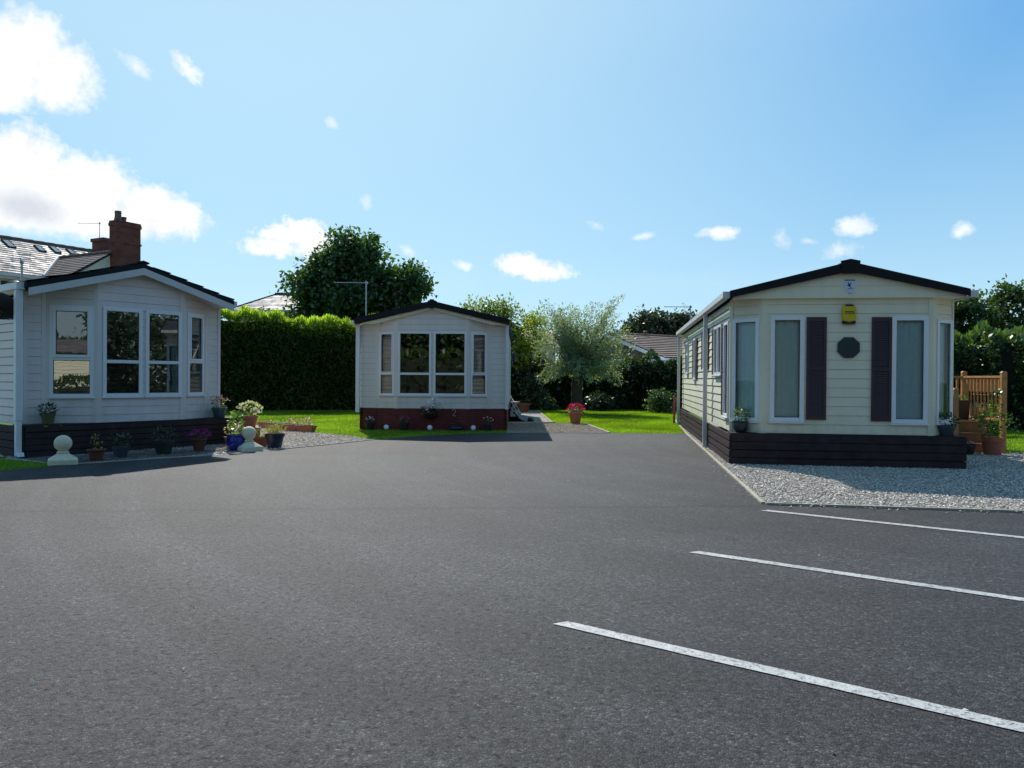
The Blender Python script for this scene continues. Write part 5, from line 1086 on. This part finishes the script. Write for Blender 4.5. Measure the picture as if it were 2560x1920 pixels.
# ------------------------------------------------------------------ hedges and trees
def hedge(label, poly, h0, h1, n, size, m, seed, top_light=1.0, name='hedge', aspect=.35, rough=.16, vert=0.6, clump=1, hang=-.1, gaps=0):
    """long hedge: dark twiggy body under a skin of sprays. poly: centre line points (x,y,halfwidth)"""
    t = thing(name, label, 'hedge', (poly[0][0], poly[0][1], 0)); o0 = np.array([poly[0][0], poly[0][1], 0.])
    rng = np.random.default_rng(seed); ps = np.array([(p[0], p[1]) for p in poly]); hw = poly[0][2]
    seg = np.linalg.norm(np.diff(ps, axis=0), axis=1); cum = np.concatenate([[0], np.cumsum(seg)]); Lh = cum[-1]
    def at(s):
        k = np.clip(np.searchsorted(cum, s, 'right')-1, 0, len(seg)-1); f = (s-cum[k])/seg[k]
        p = ps[k]+(ps[k+1]-ps[k])*f[:, None]; d = (ps[k+1]-ps[k])/seg[k][:, None]; return p, d
    def height(s): return h0+(h1-h0)*s/Lh+.10*np.sin(s*1.1+seed)+.07*np.sin(s*2.7+1)+.05*np.sin(s*6.1)+.03*np.sin(s*13.7)
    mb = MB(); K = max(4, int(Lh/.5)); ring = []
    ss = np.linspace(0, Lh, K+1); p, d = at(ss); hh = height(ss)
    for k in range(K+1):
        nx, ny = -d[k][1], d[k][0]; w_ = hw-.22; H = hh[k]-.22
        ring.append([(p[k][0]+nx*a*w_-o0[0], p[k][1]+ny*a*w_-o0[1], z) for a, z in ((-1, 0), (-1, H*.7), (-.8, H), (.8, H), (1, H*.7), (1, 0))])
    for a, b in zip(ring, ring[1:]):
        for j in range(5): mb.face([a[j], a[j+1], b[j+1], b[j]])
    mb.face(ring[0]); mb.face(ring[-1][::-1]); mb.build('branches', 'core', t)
    # sprays: front, back and top faces
    s = rng.uniform(0, Lh, n); p, d = at(s); nn = np.stack([-d[:, 1], d[:, 0]], 1); H = height(s)
    side = rng.choice([-1., 1., 0.], n, p=[.52, .14, .34]); z = rng.uniform(.0, 1, n)**.9*H
    across = np.where(side == 0, rng.uniform(-1, 1, n), side)*hw; z = np.where(side == 0, H, z)
    lump = rough*(np.sin(s*2.3+z*1.9)+np.sin(s*5.1-z*3.3+2)+.7*np.sin(s*9.7+z*7))*.45
    P = np.stack([p[:, 0]+nn[:, 0]*across, p[:, 1]+nn[:, 1]*across, z], 1)
    out = np.stack([nn[:, 0]*np.where(side == 0, 0, side), nn[:, 1]*np.where(side == 0, 0, side), np.where(side == 0, 1., 0.)], 1)
    P += out*(lump+rng.uniform(-.14, .10, n))[:, None]
    P -= o0
    D = out*.8+rng.normal(size=(n, 3))*.55+np.array([0, 0, hang])+np.where(side == 0, vert, 0)[:, None]*np.array([0, 0, 1])
    Nn = out*.4+rng.normal(size=(n, 3))*.6+np.array([0, 0, .5])
    T = tint(n, .6, 1.3, .15, rng); T *= (np.where(side == 0, top_light, 1.0)*np.where(z > H*.86, top_light**.7, 1))[:, None]  # sunlight on the crest put into the tint of the upper sprays
    Ls = size*rng.uniform(.6, 1.4, n)
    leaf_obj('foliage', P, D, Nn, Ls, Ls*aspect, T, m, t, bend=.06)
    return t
hedge('tall clipped conifer hedge with sunlight painted on its top between the two caravans', [(-19, 29.5, .8), (-11.3, 32.0, .8), (-5.5, 33.6, .8), (-1.2, 34.2, .8)], 4.0, 3.50, 60000, .19, 'lf_conifer', 11, 2.1, aspect=.30, rough=.14, vert=.9, hang=-.25)
hedge('low dark broadleaf hedge behind the willow and the small lawn', [(-1.0, 37.0, .9), (3, 36.3, .9), (8, 35.2, .9), (14, 34.5, .9)], 2.05, 2.25, 26000, .15, 'lf_dark', 12, 1.2, aspect=.6, rough=.25, hang=0)
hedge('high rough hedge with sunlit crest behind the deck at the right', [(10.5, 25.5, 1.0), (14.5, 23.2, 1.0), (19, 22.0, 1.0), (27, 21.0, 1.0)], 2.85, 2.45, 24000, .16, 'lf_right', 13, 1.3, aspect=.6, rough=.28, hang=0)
t = tree('sycamore_tree', 'big dark green spreading tree behind the conifer hedge', 'tree', (-8.0, 40.5, 0), (-8.0, 40.5, 5.0), .28,
     lobes([(-8.2, 40.5, 5.0, 2.6, 2.4, 2.3), (-10.2, 40.3, 5.3, 1.5, 1.5, 1.5), (-6.0, 40.2, 5.2, 1.6, 1.5, 1.6), (-8.5, 40.4, 7.0, 1.6, 1.6, 1.45), (-9.8, 40.4, 6.6, 1.2, 1.2, 1.25), (-7.0, 40.3, 6.8, 1.35, 1.3, 1.3), (-8.0, 40.4, 7.9, .8, .8, .7), (-5.2, 40.2, 5.9, .9, .9, 1.0), (-10.9, 40.2, 5.9, .9, .9, 1.2), (-5.0, 40.2, 4.3, .9, .9, 1.0), (-9.4, 40.3, 3.6, 2.0, 1.6, 1.4), (-6.8, 40.3, 3.6, 2.0, 1.6, 1.4)], 64, .5, .85, 5, .82, -8.1),
     1900, 22, .25, 'lf_big', 21, spread=.26, droop=.25, shell=(.62, 1.14), clumptint=(.4, 1.5))
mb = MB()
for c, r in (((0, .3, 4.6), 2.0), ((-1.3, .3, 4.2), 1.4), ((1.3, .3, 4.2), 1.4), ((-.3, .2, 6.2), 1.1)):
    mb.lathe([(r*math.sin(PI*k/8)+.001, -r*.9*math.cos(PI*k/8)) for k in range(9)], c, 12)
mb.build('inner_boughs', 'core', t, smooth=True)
# pollarded willow: long thin shoots from a short trunk
def willow(label, base, seed):
    t = thing('willow_tree', label, 'tree', base); rng = np.random.default_rng(seed); mb = MB()
    trunk(mb, (0, 0, -.05), (.05, 0, 1.75), .24, .22, [], seed); mb.tube([(.05, 0, 1.6), (-.5, .1, 2.5), (-.9, .1, 3.2)], [.13, .08, .03], 7); mb.tube([(.05, 0, 1.6), (.6, -.1, 2.4), (1.1, 0, 3.1)], [.13, .08, .03], 7); mb.tube([(.05, 0, 1.6), (.1, .3, 2.7), (.0, .3, 3.4)], [.12, .07, .03], 7)
    Ps, Ds = [], []; tw = MB()
    for k in range(260):
        a = rng.uniform(0, 2*PI); el_ = rng.uniform(.05, 1.0)**.8; root = np.array([rng.normal()*.22+.05, rng.normal()*.22, 1.55+rng.uniform(0, .5)])
        ln = rng.uniform(1.4, 3.75)*(.62+.45*el_); hd = np.array([math.cos(a), math.sin(a)*.9, 0])*(.98-.60*el_); dr = hd+np.array([0, 0, .22+.98*el_])
        lean = np.array([.10 if root[0] > .05 else -.06, 0, 0])
        pts = []
        for j in range(9):
            f = j/8; pts.append(root+dr*ln*f*.78+lean*f+np.array([0, 0, -1])*(f**2.2)*ln*(.50 if el_ < .45 else .16)+rng.normal(size=3)*.03*f)
        pts = np.array(pts)
        if k % 3 == 0: tw.tube([tuple(q) for q in pts[::2]], [.018, .014, .01, .006, .003], 4, cap=False)
        nl = int(76*ln/2); f = rng.uniform(.22, 1, nl)*8; i = np.clip(f.astype(int), 0, 7); p = pts[i]+(pts[i+1]-pts[i])*(f-i)[:, None]
        Ps.append(p+rng.normal(size=(nl, 3))*.055); Ds.append((pts[i+1]-pts[i])/.3+rng.normal(size=(nl, 3))*.75+np.array([0, 0, -.25]))
    P, D = np.concatenate(Ps), np.concatenate(Ds); n = len(P)
    P[:, 0] = .05+(P[:, 0]-.05)*np.where(P[:, 0] > .05, 1.12, 1.0)
    for c, r3, k in (((-.75, 0, 2.9), (1.15, .9, 1.25), 1700), ((1.05, 0, 2.75), (1.25, .9, 1.25), 2000), ((.2, 0, 1.95), (1.5, 1.0, .5), 600), ((-.35, 0, 3.7), (.55, .5, .7), 700), ((.75, 0, 3.75), (.6, .5, .7), 800)):
        u = unit(k, rng); Ps2 = np.array(c)+u*rng.uniform(.25, 1.05, (k, 1))**.6*np.array(r3); keep = np.sin(Ps2[:, 0]*5.2+1)*np.sin(Ps2[:, 2]*3.7+Ps2[:, 1]*4) > -.45
        Ps2 = Ps2[keep]; P = np.concatenate([P, Ps2]); D = np.concatenate([D, u[keep]*.5+np.array([0, 0, .55])+rng.normal(size=(len(Ps2), 3))*.6])
    n = len(P)
    tw.build('shoots', 'bark', t); mb.build('trunk', 'bark', t, smooth=True)
    leaf_obj('crown', P, D, unit(n, rng), rng.uniform(.09, .17, n), rng.uniform(.026, .042, n), tint(n, .6, 1.4, .10, rng), 'lf_willow', t, bend=.05)
willow('silvery grey green willow with a short thick trunk on the small lawn', (2.6, 31.3, 0), 31)
tree('ash_tree', 'pale green ash tree showing above the right roof slope of the middle caravan', 'tree', (-1.1, 36.5, 0), (-1.1, 36.5, 3.6), .12,
     [(-1.2, 36.5, 4.25, .9, .8, .65), (-.6, 36.4, 4.3, .65, .7, .7), (-1.9, 36.5, 4.6, .4, .5, .45), (.0, 36.4, 4.0, .7, .6, .7), (-1.2, 36.5, 3.6, 1.2, .9, .7)], 250, 16, .20, 'lf_ash', 22, spread=.20, droop=.3, aspect=.42)
tree('golden_shrub', 'yellow green shrub right of the middle caravan in front of the low hedge', 'shrub', (.75, 35.0, 0), (.75, 35.0, 2.0), .07,
     [(.75, 35.0, 3.2, .55, .5, .7), (.45, 35.0, 2.5, .45, .4, .6), (1.15, 35.0, 3.6, .4, .4, .5), (1.0, 34.9, 4.05, .3, .3, .4)], 150, 16, .15, 'lf_yel', 23, spread=.16, droop=.3, aspect=.45)
tree('laurel_bush', 'dark upright evergreen close behind the right edge of the middle caravan', 'shrub', (.2, 35.6, 0), (.2, 35.6, 1.6), .06,
     [(.15, 35.6, 2.6, .45, .5, 1.2), (.0, 35.6, 1.2, .6, .6, 1.0), (.45, 35.4, 1.3, .5, .5, .7)], 190, 16, .15, 'lf_dark', 24, spread=.18)
for k, (x, y, zt, r, lab, sd) in enumerate(((9.6, 60, 5.0, 1.1, 'small rounded dark tree at the left of the far row', 61), (11.2, 61, 5.2, 1.5, 'tallest rounded dark tree of the far row above the bungalow roof', 62), (12.9, 60, 5.0, 1.25, 'dark tree of the far row standing behind the boom of the tall aerial', 63), (14.5, 61, 5.0, 1.3, 'dark tree of the far row next to the mast of the tall aerial', 64), (16.5, 62, 5.0, 1.6, 'dark far tree largely hidden by the cream caravan', 65))):
    tree('far_tree', lab, 'tree', (x, y, 0), (x, y, 3.6), .2, lobes([(x, y, zt, r, r, r*1.15), (x-.6*r, y, zt-1, r*.7, r*.7, r), (x+.6*r, y, zt-.9, r*.75, r*.7, r), (x, y, zt-1.8, r, r, 1.0)], 16, .4, .7, sd), 300, 20, .30, 'lf_far', sd, 'dark trees beyond the bungalow', 4, spread=.25, droop=.1)
for k, (x, y, zt, r, lab, sd) in enumerate(((16.6, 30, 3.9, 1.4, 'dense tree directly behind the right gutter of the cream caravan', 71), (19.3, 30, 4.1, 1.5, 'dense green tree above the deck, middle of the right row', 72), (22.0, 30.5, 4.2, 1.6, 'dense green tree at the right edge of the photo', 73))):
    tree('garden_tree', lab, 'tree', (x, y, 0), (x, y, 2.6), .2, lobes([(x, y, zt-.3, r, r, 1.1), (x-.7, y-.3, zt-1, r*.8, r*.8, 1.0), (x+.8, y-.2, zt-1.1, r*.85, r*.8, 1.0), (x+.3, y, zt+.3, r*.55, r*.55, .6), (x, y-.3, zt-1.9, r*1.2, r, 1.1)], 26, .3, .55, sd), 460, 22, .18, 'lf_rtree', sd, 'trees behind the deck', 5, spread=.18)
def bush(label, loc, r3, n, size, m, seed, name='shrub', flowers=None):
    t = thing(name, label, 'shrub', loc); crown('foliage', [(0, 0, r3[2]*.9, *r3)], n, 12, size, m, t, seed, spread=.10, shell=(.4, 1.0))
    mb = MB(); mb.tube([(0, 0, -.02), (.03, .02, r3[2]*.9)], [.03, .01], 6); mb.tube([(0, 0, .05), (-r3[0]*.5, 0, r3[2])], [.02, .008], 6); mb.build('stem', 'bark', t)
    if flowers: flecks('flowers', flowers[0], (0, 0, r3[2]*1.1), r3, .07, flowers[1], 'fl', t, seed)
bush('dark rounded bush at the right end of the low hedge near the cream caravan', (6.1, 32.0, 0), (.60, .5, .52), 110, .12, 'lf_right', 81)
bush('low pale leaved bush at the foot of the hedge left of the willow', (1.55, 33.6, 0), (.35, .3, .28), 60, .11, 'lf_right', 82)
bush('dark low bush at the foot of the willow trunk on its right', (3.7, 33.6, 0), (.7, .5, .42), 90, .12, 'lf_dark', 83)
bush('dark shrub with white blossom behind the white garden chair', (.95, 34.0, 0), (.5, .45, .85), 110, .12, 'lf_dark', 84, flowers=(26, [(.8, .8, .82)]))
bush('low grey green bush on the grass beyond the deck post', (11.9, 20.0, 0), (.9, .5, .40), 110, .11, 'lf_right', 85)
bush('young leafy bush poking above the conifer hedge near the small slate house', (-10.7, 33.2, 3.3), (.30, .3, .55), 34, .15, 'lf_big', 86)

# ------------------------------------------------------------------ houses
a = rad(62)
hs = thing('house', 'slate roofed house with brick chimneys and rooflights behind the left caravan', 'house', (-21, 31.9, 0), a)   # x along main ridge (e2), y: away -> -y is e1
fy = lambda a_, b, d: (d, -a_, b)
mb = MB(); mb.box(-9, 5.0, -2.6, 2.6, 0, 5.25); mb.prism([(-2.6, 5.25), (2.6, 5.25), (0, 6.9)], lambda a_, b, d: (d, a_, b), -9, 5.0)
mb.box(.45, 3.35, -4.38, -2.6, 0, 5.25); mb.prism([(.4, 5.25), (3.4, 5.25), (1.9, 6.25)], lambda a_, b, d: (a_, d, b), -4.38, -1.2); mb.build('wall', 'render', hs)
s32 = math.sin(rad(32)); c32 = math.cos(rad(32))
mb = MB()
F = slope_frame((-9.2, -2.83, 5.26), (1, 0, 0), (0, c32, s32)); lapped(mb, F, [(0, 0), (14.4, 0), (14.4, 3.34), (0, 3.34)], (), .2, .022, .004, -.004, mats=(0, 0))
F = slope_frame((5.2, 2.83, 5.26), (-1, 0, 0), (0, -c32, s32)); lapped(mb, F, [(0, 0), (14.4, 0), (14.4, 3.34), (0, 3.34)], (), .2, .022, .004, -.004, mats=(0, 0)); ro = mb.build('roof', 'slate', hs, fix=False)
mb = MB(); sl1 = 1.74/c32
# wing slopes run towards -y (e1); poly cut on the valley
F = slope_frame((.17, -1.0, 5.27), (0, -1, 0), (c32, 0, s32)); lapped(mb, F, [(1.84, 0), (3.50, 0), (3.50, sl1), (.0, sl1)], (), .2, .022, .004, -.004, mats=(0, 0))
F = slope_frame((3.63, -4.5, 5.27), (0, 1, 0), (-c32, 0, s32)); lapped(mb, F, [(0, 0), (1.66, 0), (3.50, sl1), (0, sl1)], (), .2, .022, .004, -.004, mats=(0, 0)); mb.build('wing_roof', 'slate2', hs, fix=False)
mb = MB(); mb.tube([(.12, -2.86, 5.285), (1.86, -1.02, 6.40)], .07, 6); mb.build('valley_flashing', 'lead', ro)
mb = MB()
for k in range(31): x = -9.2+k*.46; mb.tube([(x, 0, 7.03), (x+.44, 0, 7.045)], .085, 8)
for k in range(8): y = -1.0-k*.44; mb.tube([(1.9, y, 6.36), (1.9, y-.42, 6.375)], .075, 8)
mb.build('ridge_tiles', 'ridge', ro)
for t0, t1, d0, d1 in ((-.12, .27, .25, 1.06), (1.15, 1.53, .34, 1.0), (1.86, 2.22, .18, .92), (2.60, 3.0, .2, .84)):
    F = slope_frame((0, -2.83, 5.26), (1, 0, 0), (0, c32, s32)); t0 += .04; t1 -= .04; d0 += .06; d1 -= .08; z0, z1 = 3.34-d1, 3.34-d0; e_ = .03; mb = MB()
    for q in ((t0, t0+e_, z0, z1), (t1-e_, t1, z0, z1), (t0+e_, t1-e_, z0, z0+e_), (t0+e_, t1-e_, z1-e_, z1)): mb.fbox(F, q[0], q[1], .01, .06, q[2], q[3])
    sk = mb.build('rooflight', 'rl_frame', ro); mb = MB(); mb.face([F(t0+e_, .05, z0+e_), F(t1-e_, .05, z0+e_), F(t1-e_, .05, z1-e_), F(t0+e_, .05, z1-e_)]); mb.build('pane', 'glass_sky', sk, fix=False)
mb = MB(); mb.box(1.88, 2.96, -4.80, -4.32, 5.55, 7.60); mb.box(1.85, 2.99, -4.83, -4.29, 6.72, 6.80); mb.box(1.85, 2.99, -4.83, -4.29, 7.42, 7.56); mb.box(1.87, 2.97, -4.81, -4.31, 7.56, 7.64)
c1 = mb.build('chimney', 'chim', hs, bevel=.015)
mb = MB(); mb.lathe([(.16, 7.70), (.13, 7.85), (.12, 8.0), (.14, 8.02), (.12, 8.05), (.13, 8.1), (.10, 8.1)], (2.10, -4.56, -.06), 12); mb.build('chimney_pot', 'ridge', c1); mb = MB(); mb.lathe([(.08, 7.70), (.09, 7.8), (.11, 7.9), (.08, 7.9)], (2.36, -4.56, -.06), 12); mb.build('chimney_pot', 'ridge', c1)
mb = MB(); mb.box(4.3, 5.15, -.42, .42, 6.5, 7.62); mb.box(4.25, 5.2, -.47, .47, 7.5, 7.66); mb.build('chimney', 'chim', hs, bevel=.015)
mb = MB(); mb.box(-9.2, .3, -2.95, -2.82, 5.12, 5.24); mb.box(-9.1, .3, -2.82, -2.62, 5.02, 5.2); mb.build('gutter', 'pipe', ro)
mb = MB(); mb.box(-1.35, -.45, -2.64, -2.55, 4.35, 4.95); mb.build('window', 'black', hs)
o = aerial('thin aerial on the rear chimney of the slate roofed house', (-21+.47*4.4+.0, 31.9+.88*4.4, 0), 0, 8.35, -1.0, .03, 7.5, 6, .1, refl=False)
# small hipped house
sh = thing('house', 'small slate hipped roof house peeping over the conifer hedge beside the big tree', 'house', (-16.4, 45, 0), rad(-3))
mb = MB(); mb.box(.35, 8.6, .35, 5.6, 0, 5.1); mb.build('wall', 'beige', sh)
mb = MB(); hr, he = 6.42, 5.22; sp_ = (2.95**2+1.2**2)**.5
F = slope_frame((0, 0, he), (1, 0, 0), (0, 2.95, 1.2)); lapped(mb, F, [(0, 0), (9, 0), (7.2, sp_), (1.75, sp_)], (), .28, .022, .004, -.004, mats=(0, 0))
mb.face([(0, 0, he), (1.75, 2.95, hr), (0, 5.9, he)]); mb.face([(9, 0, he), (9, 5.9, he), (7.2, 2.95, hr)]); mb.face([(0, 5.9, he), (1.75, 2.95, hr), (7.2, 2.95, hr), (9, 5.9, he)]); ro2 = mb.build('roof', 'slate', sh, fix=False)
mb = MB()
for k in range(12): mb.tube([(1.7+k*.46, 2.95, hr+.02), (1.7+k*.46+.43, 2.95, hr+.035)], .10, 8)
for q in ((0, 0), (0, 5.9)): mb.tube([(q[0], q[1], he+.02), (1.75, 2.95, hr+.02)], .05, 6)
mb.build('ridge_tiles', 'plank', ro2)
mb = MB(); mb.box(-.08, 9.08, -.10, -.005, he-.26, he-.02); mb.box(-.1, -.005, -.1, 6, he-.26, he-.02); mb.build('gutter', 'white', ro2)
# bungalow
bg_ = thing('bungalow', 'brown tiled bungalow with brick gable and pale bargeboard beyond the low hedge', 'house', (9.0, 46.0, 0), rad(35))
W2 = 4.9; pz, ez = 4.28, 2.67
mb = MB(); mb.box(.12, 14, .2, 2*W2-.2, 0, ez-.12); mb.prism([(.2, ez-.12), (2*W2-.2, ez-.12), (W2, pz-.12)], lambda a_, b, d: (d, a_, b), .12, 14); mb.build('wall', 'brick', bg_)
mb = MB(); sp_ = math.hypot(W2, pz-ez)
F = slope_frame((-.1, 0, ez), (1, 0, 0), (0, W2, pz-ez)); lapped(mb, F, [(0, 0), (14.4, 0), (14.4, sp_), (0, sp_)], (), .42, .07, .17, -.03, mats=(0, 1))
F = slope_frame((14.3, 2*W2, ez), (-1, 0, 0), (0, -W2, pz-ez)); lapped(mb, F, [(0, 0), (14.4, 0), (14.4, sp_), (0, sp_)], (), .42, .07, .17, -.03, mats=(0, 1)); br = mb.build('roof', ['tile', 'black'], bg_, fix=False)
mb = MB()
for k in range(31): mb.tube([(-.1+k*.46, W2, pz+.01), (-.1+k*.46+.44, W2, pz+.025)], .1, 8)
mb.lathe([(.12, 0), (.12, .22), (.15, .24), (.05, .3)], (3.2, W2, pz+.03), 10); mb.build('ridge_tiles', 'ridge', br)
mb = MB(); mb.prism([(-.1, ez-.03), (W2, pz-.03), (2*W2+.1, ez-.03), (2*W2+.1, ez-.25), (W2, pz-.25), (-.1, ez-.25)], lambda a_, b, d: (d, a_, b), -.14, -.105); mb.box(-.1, 14.3, -.14, -.03, ez-.22, ez-.03); mb.build('bargeboard', 'white', br)
mb = MB(); mb.box(-3.3, .6, -1.2, 1.6, 2.36, 2.50); lt = mb.build('porch_roof', 'white', bg_, bevel=.02)
for x, y in ((-3.2, -1.1), (-3.2, 1.5), (.5, -1.1)): mb = MB(); mb.box(x-.05, x+.05, y-.05, y+.05, 0, 2.36); mb.build('post', 'white', lt)
# beige house part seen through the leaves right of the middle caravan
bh = thing('house', 'low beige rendered house glimpsed through leaves right of the middle caravan', 'house', (-.6, 47, 0), rad(4))
mb = MB(); mb.box(0, 3.2, 0, 5, 0, 3.5); mb.build('wall', 'beige', bh); mb = MB(); F = slope_frame((-.2, -.2, 3.48), (1, 0, 0), (0, 2.7, .8)); lapped(mb, F, [(0, 0), (3.6, 0), (3.6, 2.85), (0, 2.85)], (), .3, .03, .004, -.004, mats=(0, 0)); mb.face([(-.2, 2.5, 4.28), (3.4, 2.5, 4.28), (3.4, 5.2, 3.48), (-.2, 5.2, 3.48)]); mb.build('roof', 'tile', bh, fix=False)
mb = MB(); mb.box(1.0, 1.9, -.03, .0, 1.4, 2.7); wn = mb.build('window', 'white', bh); mb = MB(); mb.face([(1.08, -.035, 1.48), (1.82, -.035, 1.48), (1.82, -.035, 2.62), (1.08, -.035, 2.62)]); mb.build('pane', 'glass_sky', wn, fix=False)
# white van, only its roof and upper glass above the low hedge
vn = thing('van', 'white van whose rounded roof and window show over the low hedge left of the willow', 'van', (.85, 40.5, 0), rad(8))
pr = [(-1.0, .35), (1.9, .35), (2.2, .6), (2.2, 1.1), (1.6, 1.35), (1.1, 2.05), (.5, 2.32), (-.6, 2.34), (-.95, 2.2), (-1.05, 1.4)]
mb = MB(); mb.prism(pr, lambda a_, b, d: (a_, d, b), -.85, .85); mb.build('body', 'carwhite', vn, smooth=False, bevel=.08)
for x0, x1 in ((-.8, .0), (.1, .95)):
    mb = MB(); mb.face([(x0, -.853, 1.4), (x1+.25*(x1 > .5), -.853, 1.4), (x1, -.853, 2.05), (x0, -.853, 2.05)]); mb.build('side_window', 'glass_sky', vn, fix=False)
for x in (-.5, 1.5):
    for y in (-.8, .8):
        mb = MB(); mb.tube([(x, y-.09, .32), (x, y+.09, .32)], .32, 20); mb.build('wheel', 'black', vn)

# ------------------------------------------------------------------ what the panes mirror (behind the photographer)
hedge('rounded green hedge behind the photographer mirrored in the panes', [(-14, -13, 1.4), (-4, -14, 1.4), (4, -14.5, 1.4), (14, -14, 1.4)], 2.9, 3.1, 8000, .34, 'lf_conifer', 14, 1.0, aspect=.5, rough=.3)
for k, (x, y, lab) in enumerate(((-9, -24, 'tree behind the photographer mirrored in the left pane of the middle caravan'), (10.5, -22, 'tree behind the photographer mirrored in the cream caravan panes'), (18, -20, 'tree behind the photographer at the far end of the mirrored hedge'))):
    tree('garden_tree', lab, 'tree', (x, y, 0), (x, y, 4), .3, [(x, y, 6, 4, 3, 3), (x+2.5, y, 5, 2.6, 2, 2.6), (x-2.6, y, 5, 2.6, 2, 2.6)], 700, 18, .42, 'lf_big', 91+k, spread=.7)
cb = thing('chalet', 'white clad chalet behind the photographer mirrored in the left caravan panes', 'chalet', (.6, -10.5, 0), rad(10))
mb = MB(); F = frame((2.4, 0), (-2.4, 0)); lapped(mb, F, [(0, 1.0), (4.8, .4), (4.8, 2.5), (0, 2.5)], (), .15, .014, .012, .004); mb.box(-2.4, 2.4, -3, -.03, 0, 2.5); mb.build('wall', ['cream', 'cream_gap'], cb)
mb = MB(); mb.prism([(.3, 2.45), (-1.5, 3.1), (-3.3, 2.45)], lambda a_, b, d: (d, a_, b), -2.6, 2.6); mb.build('roof', 'slate2', cb)
tree('garden_tree', 'dark tree outside the photo on the right mirrored in the left caravan panes', 'tree', (24, 7.0, 0), (24, 7.0, 3), .3, [(24, 7, 2.4, 2.4, 3.0, 2.4), (24, 4.0, 2.5, 2, 2.6, 2.4)], 900, 20, .26, 'lf_dark', 95, spread=.5)
hedge('low green hedge in front of the mirrored chalet behind the photographer', [(-2.5, -9.0, .4), (.8, -9.3, .4), (3.4, -9.2, .4)], 1.15, 1.1, 2500, .2, 'lf_conifer', 15, 1.0, aspect=.5, rough=.15)
